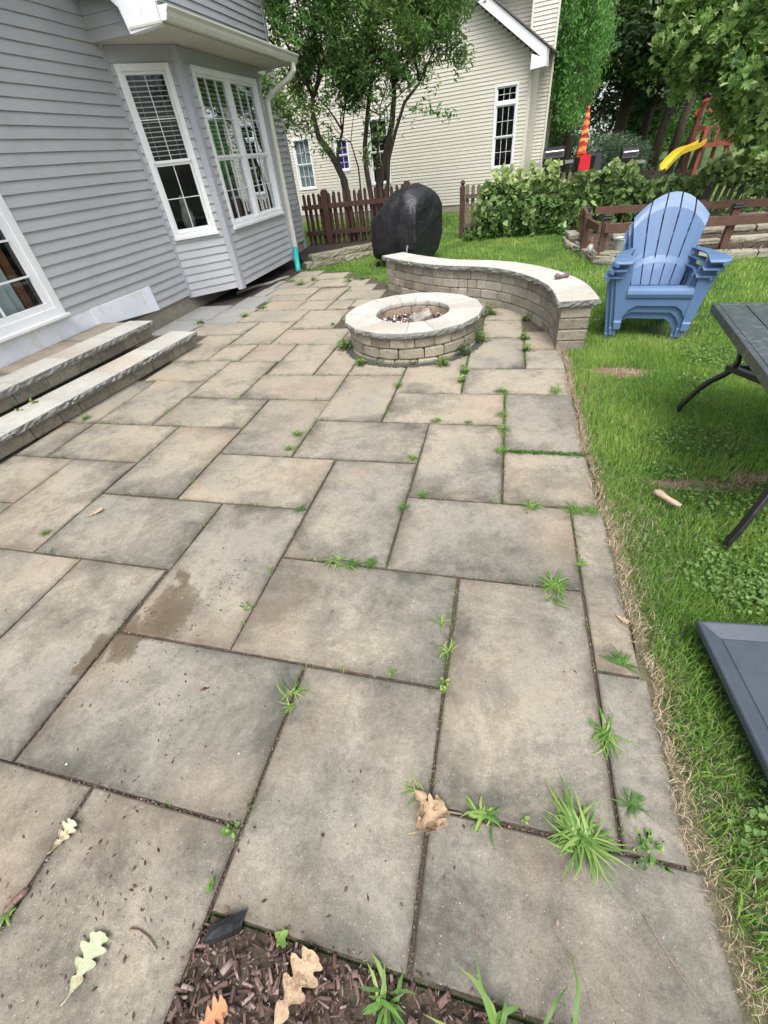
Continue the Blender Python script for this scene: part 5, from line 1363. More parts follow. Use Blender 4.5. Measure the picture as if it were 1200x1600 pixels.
# ================================================================== ADIRONDACK CHAIRS (stack of three)
def adirondack(label):
    c = empty('adirondack_chair', (0, 0, 0), label, 'chair', 'blue resin chairs stacked on the lawn')
    bl = M['blue']
    for s in (-1, 1):
        # front leg: wide tapered board from the foot up to the arm, splaying outward
        m_ = MB(); lo = []
        for t in (0, .12, .13, .5, .8, 1):
            z = .60 * t; w_ = .055 + .075 * min(1, t * 1.15); xc = s * (.262 + .055 * t); y0 = .0 + .02 * t; th = .03 if t > .125 else .045
            xi = xc - s * w_ * .55; xo = xc + s * w_ * .45
            yy = y0 - (.012 if t < .125 else 0)
            lo.append([Vector((xi, yy, z)), Vector((xo, yy, z)), Vector((xo, yy + th + .05, z)), Vector((xi + s * .01, yy + th, z))])
        m_.loft(lo); m_.build('front_leg', bl, c, bevel=.006)
        # arm
        m_ = MB(); lo = []
        for (y, xi, xo, z) in ((-.07, .268, .372, .598), (-.055, .258, .405, .612), (.05, .260, .402, .618), (.25, .275, .375, .600), (.45, .25, .335, .585), (.58, .22, .28, .575)):
            lo.append([Vector((s * xi, y, z)), Vector((s * xo, y, z)), Vector((s * xo, y, z - .035)), Vector((s * (xo - .012), y, z - .035)), Vector((s * (xo - .014), y, z - .012)), Vector((s * xi, y, z - .012))])
        m_.loft(lo); m_.build('armrest', bl, c, bevel=.004)
        # side rail from seat to back foot
        m_ = MB(); m_.hexa([(s * .245, .02, .28), (s * .275, .02, .28), (s * .265, .66, .0), (s * .235, .66, .0), (s * .245, .02, .40), (s * .275, .02, .40), (s * .265, .74, .07), (s * .235, .74, .07)])
        m_.build('side_rail', bl, c, bevel=.005)
        m_ = MB(); m_.hexa([(s * .25, .48, .28), (s * .275, .48, .28), (s * .275, .56, .26), (s * .25, .56, .26), (s * .245, .50, .585), (s * .27, .50, .585), (s * .27, .57, .585), (s * .245, .57, .585)]); m_.build('arm_support', bl, c)
    # seat: waterfall front, sloping to the back
    m_ = MB(); lo = []
    for (y, z) in ((.0, .292), (-.008, .325), (.0, .352), (.022, .37), (.06, .378), (.09, .375), (.2, .335), (.35, .285), (.50, .245)):
        wd = .243 if y < .1 else .235; lo.append([Vector((-wd, y, z)), Vector((wd, y, z)), Vector((wd, y + .012, z - .016)), Vector((-wd, y + .012, z - .016))])
    m_.loft(lo); m_.build('seat', bl, c, smooth=False)
    for y, z in ((.085, .379), (.14, .36), (.205, .335), (.27, .315), (.335, .293)):
        m_ = MB(); m_.box((0, y, z), (.42, .006, .004)); m_.build('groove_shade_strip', M['black'], c)  # black strip laid on the seat, painting the shade of a groove
    # apron under the seat, arched
    m_ = MB(); n = 10
    top = [Vector((-.25 + .5 * i / n, .012, .292)) for i in range(n + 1)]
    bot = [Vector((-.25 + .5 * i / n, .012, .215 - .13 * max(0, abs(i / n * 2 - 1) - .72) / .28)) for i in range(n + 1)]
    m_.loft([[t_, b_, b_ + Vector((0, .02, 0)), t_ + Vector((0, .02, 0))] for t_, b_ in zip(top, bot)]); m_.build('apron', bl, c, bevel=.004)
    # fan back with five slats
    def hw(t): return .185 + .105 * min(1, t / .78) - .02 * max(0, (t - .78) / .22)
    def tend(x): return 1 - .235 * abs(x) ** 2.1
    nS = 5
    for i in range(nS):
        xa = -1 + 2 * i / nS + .022; xb = -1 + 2 * (i + 1) / nS - .022
        if i == 0: xa = -1
        if i == nS - 1: xb = 1
        m_ = MB(); lo = []; K = 14
        for k_ in range(K + 1):
            row = []
            for x in (xa, (xa + xb) / 2, xb):
                t = tend(x) * k_ / K
                curve = -.0 + .045 * x * x; kink = .016 * (1 / (1 + math.exp(-(t - .30) * 60))) - .0; lip = .035 * max(0, (t / tend(x) - .84) / .16) ** 2
                y = .50 + .27 * t - curve * (1.3) + kink + lip; z = .235 + .76 * t - .0
                row.append(Vector((x * hw(t), y, z)))
            lo.append(row + [p + Vector((0, .014, -.002)) for p in reversed(row)])
        m_.loft(lo); m_.build('back_slat', bl, c)
    # web joining the slats low down and a back brace
    m_ = MB(); lo = []
    for k_ in range(9):
        x = -1 + 2 * k_ / 8
        row = []
        for t in (.27, .33):
            row.append(Vector((x * hw(t) * .99, .50 + .27 * t - .0585 * x * x + (.012 if t > .3 else .004) + .002, .235 + .76 * t)))
        lo.append([row[0], row[1], row[1] + Vector((0, .022, 0)), row[0] + Vector((0, .022, 0))])
    m_.loft(lo); m_.build('back_web', bl, c)
    for t in (.55, .80):
        m_ = MB(); lo = []
        for k_ in range(9):
            x = (-1 + 2 * k_ / 8) * (.97 if t < .7 else .55); y = .50 + .27 * t - .0585 * x * x + .032; lo.append([Vector((x * hw(t), y, .235 + .76 * t - .03)), Vector((x * hw(t), y, .235 + .76 * t + .03)), Vector((x * hw(t), y + .02, .235 + .76 * t + .03)), Vector((x * hw(t), y + .02, .235 + .76 * t - .03))])
        m_.loft(lo); m_.build('back_brace', bl, c)
    return c
ch = adirondack('blue resin slatted lawn chair lying on top of the stack of three')
labs = ['blue resin slatted lawn chair in the middle of the stack of three', 'blue resin slatted lawn chair at the bottom of the stack on the grass']
CB = Vector((1.295, 4.27, -.02)); rz = R(-9)
ch.location = CB + Vector((0, 0, .118)); ch.rotation_euler = (R(1.0), 0, rz); ch.scale = (1, 1, .905)
for k, lb in enumerate(labs):
    c2 = copy_tree(ch); c2['label'] = lb
    z = (.059, 0)[k]; back_ = (.03, .06)[k]
    c2.location = CB + Vector((math.sin(-rz) * back_ - .024 * (k + 1), math.cos(rz) * back_, z)); c2.rotation_euler = (R(.8 if k == 0 else 0), 0, rz)

# ================================================================== PATIO TABLE
tb0 = Vector((1.185, 2.955, .675)); te1 = Vector((-.115, -1.035, 0)).normalized(); te2 = Vector((-te1.y, te1.x, 0)); TL, TW = 1.33, 1.0
tbl = empty('patio_table', (tb0.x + .4, tb0.y - .8, 0), 'dark slatted metal patio table with curved legs at the right edge', 'table')
def tq(a, b, z): return Vector((tb0.x, tb0.y, z)) + te1 * a + te2 * b
def tbox(a0, a1, b0, b1, z0, z1): 
    m_ = MB(); m_.hexa([tq(a0, b0, z0), tq(a1, b0, z0), tq(a1, b1, z0), tq(a0, b1, z0), tq(a0, b0, z1), tq(a1, b0, z1), tq(a1, b1, z1), tq(a0, b1, z1)]); return m_
zt = .675
tbox(0, TL, 0, .028, zt - .045, zt + .002).build('frame_bar', M['table'], tbl, bevel=.005); tbox(0, TL, TW - .028, TW, zt - .045, zt + .002).build('frame_bar', M['table'], tbl, bevel=.005)
tbox(0, .028, .03, TW - .03, zt - .045, zt + .002).build('frame_bar', M['table'], tbl, bevel=.005); tbox(TL - .028, TL, .03, TW - .03, zt - .045, zt + .002).build('frame_bar', M['table'], tbl, bevel=.005)
b = .031
while b < TW - .06:
    b1 = min(b + .118, TW - .031)
    tbox(.031, TL / 2 - .075, b, b1, zt - .012, zt - .001).build('table_slat', M['table'], tbl, bevel=.002)
    tbox(TL / 2 + .075, TL - .031, b, b1, zt - .012, zt - .001).build('table_slat', M['table'], tbl, bevel=.002)
    tbox(TL / 2 - .07, TL / 2 + .07, b, b1, zt - .012, zt - .001).build('table_slat', M['table'], tbl, bevel=.002); b = b1 + .005
def tleg(flipA, flipB):
    A = lambda a: a if not flipA else TL - a
    B_ = lambda b_: b_ if not flipB else TW - b_
    prof = [(.20, .08, .63), (.20, .135, .56), (.19, .17, .48), (.18, .185, .41), (.165, .175, .35), (.13, .15, .30), (.09, .12, .25), (.05, .09, .18), (.02, .065, .10), (.005, .045, .04), (0, .04, 0)]
    pts = [tq(A(a), B_(b_), z) for a, b_, z in prof]
    m_ = MB(); m_.sweep(pts, .042, .02, te1); return m_
for fa_, fb_ in ((0, 0), (1, 0), (0, 1), (1, 1)): tleg(fa_, fb_).build('leg', M['tleg'], tbl, bevel=.004)
for a_ in (.175, TL - .175):
    m_ = MB(); m_.beam(tq(a_, .18, .375), tq(a_, TW - .18, .375), .03, .03); m_.build('stretcher', M['tleg'], tbl, bevel=.003)
m_ = MB(); m_.beam(tq(.175, .15, .375), tq(TL - .175, TW - .15, .375), .035, .03); m_.build('cross_stretcher', M['tleg'], tbl)
m_ = MB(); m_.beam(tq(.175, TW - .15, .34), tq(TL - .175, .15, .34), .035, .03); m_.build('cross_stretcher', M['tleg'], tbl)

# ================================================================== DARK LID ON THE GRASS
L0 = Vector((.800, 1.128)); l1 = (Vector((.838, .652)) - L0).normalized(); l2 = Vector((-l1.y, l1.x)); LS = .72
def lq(a, b_, z): v = L0 + l1 * a + l2 * b_; return Vector((v.x, v.y, z))
def lring(ins, z): return [lq(ins, ins, z), lq(LS - ins, ins, z), lq(LS - ins, LS - ins, z), lq(ins, LS - ins, z)]
lid = empty('plastic_tray', (1.1, .8, 0), 'slate grey square tray with a raised rim lying upturned on the lawn', 'tray')
m_ = MB(); m_.loft([lring(.035, -.01), lring(.004, .05), lring(-.002, .062), lring(.0, .080), lring(.005, .085), lring(.012, .085), lring(.058, .066), lring(.062, .064)]); m_.build('rim', M['lid'], lid, bevel=.003)
m_ = MB(); m_.loft([lring(.064, .060), lring(.064, .067), lring(.068, .068)]); m_.build('centre_panel', M['lid'], lid)

# ================================================================== GRASS
def blades(X, Y, L, W, mat, name, z0=-.03, tint=None, lean=.5, seg=2, **tg):
    n = len(X); a = rng.random(n) * 6.283; b = rng.random(n) * 6.283
    dx = np.cos(a); dy = np.sin(a); ln = np.abs(rng.normal(0, lean, n)).clip(0, 1.3)
    sx = np.cos(b) * W / 2; sy = np.sin(b) * W / 2
    Z0 = np.full(n, z0) if not hasattr(z0, '__len__') else z0
    rows = []
    for t, wf in ((0, 1.), (.5, .85), (1., 0.)):
        h = L * (t * np.cos(ln * t)); o = L * t * np.sin(ln * t * 1.1)
        cx = X + dx * o; cy = Y + dy * o; cz = Z0 + h
        if wf > 0: rows += [np.stack([cx - sx * wf, cy - sy * wf, cz], 1), np.stack([cx + sx * wf, cy + sy * wf, cz], 1)]
        else: rows.append(np.stack([cx, cy, cz], 1))
    V = np.stack(rows, 1).reshape(-1, 3); i = np.arange(n)[:, None] * 5
    F = np.concatenate([i + np.array([[0, 1, 3]]), i + np.array([[0, 3, 2]]), i + np.array([[2, 3, 4]])], 1).reshape(-1, 3)
    if tint is None: tint = rng.random(n)
    return np_mesh(name, V, F, mat, tint=np.repeat(tint, 5), **tg)
edge_pts = np.array([(1.0, .66), (0, .66)])
def xedge(y):    # patio right edge
    y = np.asarray(y, dtype=float); return .010 * np.sin(y * 11.3) * np.sin(y * 4.1 + 1) + .007 * np.sin(y * 23.) + np.interp(y, [-.5, .3, 1.0, 1.6, 2.2, 3.0, 4.0, 4.7], [.69, .655, .635, .63, .60, .60, .60, .60])
M['clover'] = leaf_mat('clover leaflets', (.05, .11, .025), (.10, .19, .045), (.17, .27, .075), .25, .55, 3)
# bare spots (x,y,rx,ry)
SP = [tuple(atZ(965, 578)[:2]) + (.22, .10), tuple(atZ(1120, 755)[:2]) + (.30, .05), tuple(atZ(1180, 745)[:2]) + (.12, .05), (1.55, 4.6, .3, .25)]
def field(n, x0, x1, y0, y1, Lm, W, keep):
    X = rng.uniform(x0, x1, n); Y = rng.uniform(y0, y1, n); m_ = keep(X, Y); X, Y = X[m_], Y[m_]
    for (sx, sy, rx, ry) in SP:
        d = ((X - sx) / rx) ** 2 + ((Y - sy) / ry) ** 2 + rng.normal(0, .25, len(X)); k_ = d > 1; X, Y = X[k_], Y[k_]
    n1 = np.sin(X * 3.1 + 1.3 * np.sin(Y * 2.1)) * np.sin(Y * 2.7 + np.sin(X * 3.7)); n2 = np.sin(X * 9.1 + Y * 4.) * np.sin(Y * 8.3 - X * 3)
    L = Lm * (.8 + .25 * n1 + .15 * n2 + .25 * rng.random(len(X))).clip(.3, 2)
    return X, Y, L, np.full(len(X), W), (.45 + .22 * n1 + .12 * n2 + .35 * (rng.random(len(X)) - .4)).clip(0, 1)
def inlid(X, Y):
    a = (X - L0.x) * l1.x + (Y - L0.y) * l1.y; b_ = (X - L0.x) * l2.x + (Y - L0.y) * l2.y
    return (a > .02) & (a < LS) & (b_ > .02) & (b_ < LS)
def clover():
    P = []
    for _ in range(46):
        cx_, cy_ = random.uniform(.85, 2.6), random.uniform(.3, 5.0); r_ = random.uniform(.08, .28)
        k = int(r_ * r_ * 9000 / (1 + cy_ * .25)); a_ = rng.random(k) * 6.283; q_ = rng.random(k) ** .6 * r_
        P.append(np.stack([cx_ + q_ * np.cos(a_), cy_ + q_ * np.sin(a_) * .7, .006 + rng.random(k) * .022], 1))
    P = np.concatenate(P); P = P[(P[:, 0] > xedge(P[:, 1]) + .05) & ~inlid(P[:, 0], P[:, 1])]
    leaves('clover_patches', P, .017, M['clover'], aspect=.95, up=1.4, label='patches of small leaved clover spread through the near lawn', cat='clover', kind='stuff')
sets = []
sets.append(field(52000, .60, 2.0, -.25, 2.2, .060, .0042, lambda X, Y: (X > xedge(Y) - .005 + .03 * rng.random(len(X))) & ~inlid(X, Y)))
sets.append(field(70000, .58, 3.2, 2.2, 4.8, .060, .0055, lambda X, Y: X > xedge(Y) + .0 + .03 * rng.random(len(X))))
def keep_far(X, Y):
    wy = np.interp(X, [-4, -2.8, -2.2, -1.7, -1.45, -1.2, -.9, -.6, -.1, .3, .55, .62], [8.3, 8.0, 7.5, 7.0, 6.9, 6.6, 6.35, 6.2, 6.0, 5.6, 5.2, 4.7])
    k_ = (Y > wy) | (X > .6)
    k_ &= ~((X < -2.2 + (Y - 9.5) * 1.2) & (Y > 8.35 + (X + 3.56) * .83) & (X < -2.1))
    k_ &= X > -3.9 + np.maximum(0, Y - 8.2) * .5 - 0
    k_ &= ~((X > 1.1) & (Y > 7.4) & (Y < 10) & (X > 1.3 - (Y - 7.5) * .12))
    return k_
X, Y, L, W, T_ = field(130000, -3.8, 6.0, 4.6, 10.9, .055, .010, keep_far); m_ = rng.random(len(X)) < np.clip(1.5 - Y * .09, .4, 1); sets.append((X[m_], Y[m_], L[m_], W[m_], T_[m_]))
X, Y, L, W, T_ = field(60000, -8, 9, 10.9, 20, .06, .022, lambda X, Y: Y < 15.2 + (X > .9) * 10 - X * .2); sets.append((X, Y, L, W, T_))
X = np.concatenate([s[0] for s in sets]); Y = np.concatenate([s[1] for s in sets]); L = np.concatenate([s[2] for s in sets]); W = np.concatenate([s[3] for s in sets]); T_ = np.concatenate([s[4] for s in sets])
# dry yellowish zone next to the patio edge
dry = np.exp(-((X - xedge(Y)).clip(0, 9) / (.13 + .06 * np.sin(Y * 4.3)))) * (Y < 5) * (X < 1.2)
isd = rng.random(len(X)) < dry * .62 + .05 * (Y < 5)
blades(X[~isd], Y[~isd], L[~isd], W[~isd], M['grass'], 'lawn_grass', tint=T_[~isd], label='bright green mown lawn grass around the patio', cat='grass', kind='stuff')
n = 4600; Yd = rng.uniform(-.1, 5.0, n); Xd = xedge(Yd) - .04 + np.abs(rng.normal(0, .04, n)) + .015 * np.sin(Yd * 9)
Xd = np.concatenate([Xd, X[isd]]); Yd = np.concatenate([Yd, Y[isd]])
for (sx, sy, rx, ry) in SP[:3]:
    Xd = np.concatenate([Xd, sx + rng.normal(0, rx * .6, 500)]); Yd = np.concatenate([Yd, sy + rng.normal(0, ry * .6, 500)])
blades(Xd, Yd, rng.uniform(.015, .055, len(Xd)), rng.uniform(.0016, .003, len(Xd)), M['straw'], 'dry_grass', z0=np.where(Xd < xedge(Yd) + .0, -.001, -.026), lean=1.1, label='dead straw coloured grass along the patio edge', cat='dry grass', kind='stuff')
clover()
# soil strip beneath the straw
ss = MB(); ys = np.linspace(-.1, 4.9, 26); ss.loft([[Vector((.585 + .02 * math.sin(y * 7), y, -.005)), Vector((float(xedge(y)) + .025 + .02 * math.sin(y * 5.3), y, -.026))] for y in ys], caps=False, closed=False)
ss.build('bare_soil_strip', basic('straw littered soil', (.17, .15, .09), (.12, .12, .06), 20, .95, 1.0, 90, fine=.6), kind='structure')
for (sx, sy, rx, ry) in SP[:3]:
    so_ = MB(); so_.add([(sx + rx * 1.1 * math.cos(a_) * (1 + .15 * math.sin(3 * a_)), sy + ry * 1.2 * math.sin(a_), -.0265) for a_ in [2 * math.pi * k / 20 for k in range(20)]], [tuple(range(20))])
    so_.build('bare_soil_patch', basic('bare lawn soil', (.26, .18, .12), (.17, .12, .08), 20, .95, 1.0, 90, fine=.6), kind='structure')

# ================================================================== WEEDS IN THE JOINTS
def weed(px, py, size, n, label, mat='weed', w=.007, flat=.75, spread=(0, 6.283), group='weeds growing in the patio joints', base=None, h=1.0):
    c = atZ(px, py, -.004) if base is None else Vector(base); n = int(n * 1.5); size *= 1.2; w *= random.uniform(.65, 1.0)
    mb = MB(); V = []; F = []; tn = []; an0 = random.uniform(0, 3.14)
    for i in range(n):
        a = random.uniform(*spread); L = size * random.uniform(.35, 1.2) * (1 + .18 * math.cos(2 * (a - an0))); d = Vector((math.cos(a), math.sin(a), 0)); s = Vector((-d.y, d.x, 0)); ww = w * random.uniform(.7, 1.2)
        rise = random.uniform(.25, 1.3) * (1 - flat) * 2.2 * h; b = len(V); o = c + Vector((random.gauss(0, size * .11), random.gauss(0, size * .11), 0))
        for t, wf in ((0, .5), (.3, 1.), (.65, .85), (1, 0)):
            z = L * (rise * t - rise * .75 * t * t) + .004 + .002 * (i % 3)
            p = o + d * (L * t * (1 - .15 * t)) + Vector((0, 0, z)) + s * (.34 * L * t * t * math.sin(i * 1.7))
            if wf: V += [p - s * ww * wf / 2 + Vector((0, 0, ww * .12)), p + s * ww * wf / 2 + Vector((0, 0, ww * .12))]
            else: V.append(p)
        F += [(b, b + 1, b + 3), (b, b + 3, b + 2), (b + 2, b + 3, b + 5), (b + 2, b + 5, b + 4), (b + 4, b + 5, b + 6)]; tn += [random.random()] * 7
    return np_mesh('weed', np.array(V), np.array(F), M[mat], tint=np.array(tn), origin=tuple(c), label=label, cat='weed', group=group)
def broad(px, py, size, n, label, mat='weed', ls=.02, rise=.6, asp=.6):
    n = int(n * 1.4); size *= 1.15; c = np.array(atZ(px, py, .0)); C = c + np.stack([rng.normal(0, size * .45, n), rng.normal(0, size * .45, n), .004 + np.abs(rng.normal(0, size * rise * .5, n))], 1)
    d = C - c; d[:, 2] = .3 * np.linalg.norm(d[:, :2], axis=1); d /= np.linalg.norm(d, axis=1)[:, None] + 1e-9
    sd_ = np.cross(d, np.array([0, 0, 1.]) + rng.normal(0, .3, (n, 3))); sd_ /= np.linalg.norm(sd_, axis=1)[:, None]; L = ls * rng.uniform(.6, 1.3, n)[:, None]; W = L * asp * .5; up_ = np.cross(sd_, d)
    rows = [C - d * L * .5, C - d * L * .5 + sd_ * .0012, C - d * L * .1 + sd_ * W + up_ * W * .25, C + d * L * .25 + sd_ * W * .7 + up_ * W * .1, C + d * L * .5, C + d * L * .25 - sd_ * W * .7 + up_ * W * .1, C - d * L * .1 - sd_ * W + up_ * W * .25]
    V = np.concatenate([c[None, :] - [[0, 0, .004]], np.stack(rows, 1).reshape(-1, 3)]); i = 1 + np.arange(n)[:, None] * 7
    F = np.concatenate([i + np.array([t_]) for t_ in ((0, 2, 3), (0, 3, 4), (0, 4, 5), (0, 5, 6))] , 1).reshape(-1, 3)
    F = np.concatenate([F, np.concatenate([np.zeros((n, 1), int), i, i + 1], 1)])
    return np_mesh('weed', V, F, M[mat], tint=np.concatenate([[.3], np.repeat(rng.random(n), 7)]), origin=tuple(c), label=label, cat='weed', group='weeds growing in the patio joints')
weed(525, 878, .085, 16, 'tall bright crabgrass tuft at the left of the long grassy joint mid patio', w=.008)
weed(553, 884, .045, 60, 'fine matted green weed beside the tall tuft mid patio', 'weed_dark', w=.003)
weed(580, 883, .045, 60, 'fine feathery grey green weed at the right end of the grassy joint', 'weed_dark', w=.003)
weed(661, 775, .045, 60, 'rounded grassy tuft at the slab corner above the mid patio joint', w=.003, flat=.55)
weed(630, 795, .045, 40, 'wispy weed just left of the rounded tuft', 'weed_dark', w=.003)
weed(470, 797, .045, 34, 'faint wispy weed in a joint left of the dark grey slab', 'weed_dark', w=.003)
weed(828, 793, .075, 26, 'pale star shaped crabgrass near the lawn side joint', w=.006)
weed(897, 800, .08, 46, 'spreading crabgrass at the patio edge beside the straw', w=.005)
weed(925, 800, .06, 30, 'low crabgrass creeping from the joint into the lawn', w=.005)
weed(866, 915, .075, 60, 'dense crabgrass clump in the joint near the right edge', w=.005)
weed(862, 935, .075, 8, 'long thin runner below the dense crabgrass clump', w=.006, spread=(3.6, 5.6))
weed(908, 882, .03, 20, 'small weed in the long edge joint', w=.004)
weed(455, 1085, .075, 11, 'leggy green weed crossing the joint left of centre', w=.008)
weed(460, 1105, .06, 6, 'lower shoots of the leggy weed left of centre', w=.007, spread=(3.5, 5.9))
weed(692, 975, .045, 8, 'thin weed high in the long middle joint', w=.006)
weed(698, 1018, .05, 15, 'upright green weed in the long middle joint', w=.008)
broad(690, 1072, .03, 9, 'small round leaved weed where the middle joints meet', ls=.02)
weed(612, 1050, .025, 12, 'tiny weed in the joint below the centre slab', w=.004)
weed(948, 1148, .075, 28, 'star shaped crabgrass in the right edge joint', w=.008)
weed(757, 1275, .06, 22, 'dark crabgrass star in the lower right joint', w=.008)
weed(905, 1308, .10, 85, 'largest crabgrass clump at the lower right', w=.0065)
weed(985, 1258, .045, 44, 'fine clover like weed right of the largest clump', 'weed_dark', w=.004)
broad(1010, 1330, .04, 24, 'small creeping weed by the straw at lower right', ls=.018)
broad(820, 1283, .01, 7, 'little yellow green sprout between two crabgrass clumps', ls=.016)
weed(655, 1235, .06, 7, 'thin blades beside the curled dead leaves', w=.006, spread=(2.4, 4.3))
broad(362, 1300, .022, 11, 'small leafy sprig at the slab corner lower left', ls=.018)
broad(330, 1385, .010, 5, 'pair of round green leaves in the lower left joint', ls=.022)
broad(440, 1465, .012, 5, 'upright sprout at the edge of the mulch bed', ls=.026)
broad(385, 950, .028, 10, 'pale sprig in the joint left of the centre slab', ls=.016)
weed(422, 893, .025, 24, 'small tuft in the joint above the pale sprig', w=.003)
weed(72, 835, .05, 40, 'feathery dark weed at far left joint', 'weed_dark', w=.003)
broad(80, 862, .02, 7, 'tiny yellow green weed below the feathery one', ls=.012)
weed(972, 1040, .06, 26, 'dark grass tongue reaching over the edge strip', 'weed_dark', w=.005, spread=(-.6, 3.6))
weed(12, 1432, .03, 12, 'moss green sprig at the far lower left', w=.006)
weed(800, 1590, .16, 16, 'long broad grass blades rising at the bottom edge', w=.012, flat=.35, base=(.14, -.03, -.01))
weed(850, 1590, .13, 9, 'second broad grass tuft right of the first at the bottom edge', w=.012, flat=.35, base=(.22, -.05, -.01))
weed(600, 1565, .08, 15, 'broad crabgrass tuft growing from the mulch edge', w=.011, flat=.6)
for (px, py, s_, lb) in ((785, 612, .07, 'star shaped weed nearest the end of the seat wall'), (785, 650, .06, 'second weed down the far right joint'), (783, 672, .065, 'third weed down the far right joint'), (868, 613, .08, 'flat spreading weed by the lawn edge below the seat wall'), (682, 659, .05, 'low weed left of the far right joint'), (732, 661, .03, 'tiny weed in the joint below the pit'), (783, 705, .05, 'tuft at the crossing of the far right joints')):
    weed(px, py, s_, 34, lb, w=.006, flat=.7)
for (px, py, s_, lb) in ((466, 680, .06, 'dark green tuft in the joint left of the tan centre slabs'), (452, 703, .045, 'pale weed at the joint corner left of centre'), (622, 604, .065, 'upright tuft at the slab corner below the pit'), (645, 718, .04, 'fringed weed at a joint crossing below the pit')):
    weed(px, py, s_, 50, lb, w=.0035, flat=.45)
for (px, py, s_, n_, lb) in ((765, 492, .10, 60, 'bright leafy weed between the pit and the seat wall'), (745, 535, .10, 80, 'leafy weed at the right foot of the fire pit'), (720, 553, .09, 60, 'dark leafy weed hugging the right of the pit base'), (693, 572, .06, 30, 'small leafy weed at the front right of the pit'), (645, 568, .05, 30, 'bushy weed at the front of the pit base'), (598, 565, .07, 50, 'leafy weed at the front left of the pit base'), (565, 570, .05, 30, 'pale weed left of the pit front'),
                         (540, 545, .09, 60, 'straggling weed at the left foot of the pit'), (725, 470 + 112, .04, 16, 'tiny weed in the joint right of the pit'), (720, 596, .04, 16, 'second tiny weed in the joint right of the pit'), (820, 530, .05, 24, 'yellowish weed in the joint near the seat wall'), (820, 500, .05, 20, 'small weed close to the curved wall foot'), (822, 548, .04, 20, 'low weed in the joint before the wall end')):
    broad(px, py, s_ * .95, int(n_ * 2.2), lb, 'weed' if 'dark' not in lb else 'lf_ivy', ls=.028, rise=1.1)
for (px, py, s_, n_, lb) in ((383, 495, .09, 50, 'grassy weed in the pale strip near the bay'), (313, 505, .07, 36, 'weed at the end of the pale pavers'), (455, 440, .14, 60, 'leafy weeds in the joint beside the teal pipe'), (470, 445, .14, 60, 'larger weed patch at the far patio corner'), (490, 437, .10, 50, 'weed patch spreading on the far slabs'), (545, 440, .10, 50, 'faint weeds near the far lawn edge'), (565, 437, .08, 40, 'weeds close to the far end of the seat wall'), (412, 482, .06, 24, 'small weed on the joint before the bay'), (520, 507, .03, 10, 'bright sprig alone on a slab left of the pit'), (52, 630, .05, 16, 'small fern like weed in the upper step riser'), (28, 642, .04, 14, 'yellow green sprig in the upper step riser'), (135, 655, .06, 36, 'grassy weed at the foot of the lower step')):
    if 'riser' in lb:
        c = atX(px, py, -3.83); C = np.array(c) + rng.normal(0, .02, (n_, 3)); leaves('weed', C, .03, M['weed'], aspect=.6, up=.8, origin=tuple(c), label=lb, cat='weed', group='weeds growing in the patio joints')
    elif 'grassy' in lb or 'patch' in lb: weed(px, py, s_, n_, lb, w=.006, flat=.5)
    else: broad(px, py, s_ * .8, n_, lb, ls=.03)
# fine grass and seedlings rooted along the joints
JX = []; JY = []
for (x0, x1, y0, y1) in SL:
    for _ in range(5):
        ed = random.choice('lrbt'); k = int(random.uniform(2, 26) * (1 if y0 > 1.5 else .5)); t = random.random()
        px_, py_ = (x0, y0 + (y1 - y0) * t) if ed == 'l' else (x1, y0 + (y1 - y0) * t) if ed == 'r' else (x0 + (x1 - x0) * t, y0) if ed == 'b' else (x0 + (x1 - x0) * t, y1)
        if not (-3.4 < px_ < .56 and py_ < 7.6) or (Vector((px_, py_)) - PC).length < .62: continue
        for _ in range(k):
            JX.append(px_ + random.gauss(0, .012 if ed in 'tb' else .003) * 1.6); JY.append(py_ + random.gauss(0, .012 if ed in 'lr' else .003) * 1.6)
for (x, y0, y1, k) in ((.09, 2.35, 3.17, 260), (-.25, 3.2, 3.7, 90), (.25, 3.7, 4.9, 200), (-.09, .6, 1.1, 60), (-1.30, 2.2, 2.7, 70), (-2.0, 7.0, 7.4, 0), (-.44, 1.7, 2.1, 40), (.445, 1.35, 1.8, 50)):
    for _ in range(k): JX.append(x + random.gauss(0, .007)); JY.append(random.uniform(y0, y1))
JX = np.array(JX); JY = np.array(JY)
blades(JX, JY, rng.uniform(.010, .045, len(JX)), rng.uniform(.0018, .0035, len(JX)), M['weed'], 'joint_grass', z0=-.008, lean=.9, label='thin wispy grass seedlings scattered along the open patio joints', cat='grass', kind='stuff')
# moss and thin grass in the joint across to the lawn
C = np.stack([rng.uniform(.10, .60, 700), 2.345 + rng.normal(0, .010, 700), .0 + rng.random(700) * .012], 1)
leaves('joint_moss', C, .016, M['weed_dark'], aspect=.4, up=1, label='strip of mossy green growth in the joint below the far right slab', cat='moss', kind='stuff')

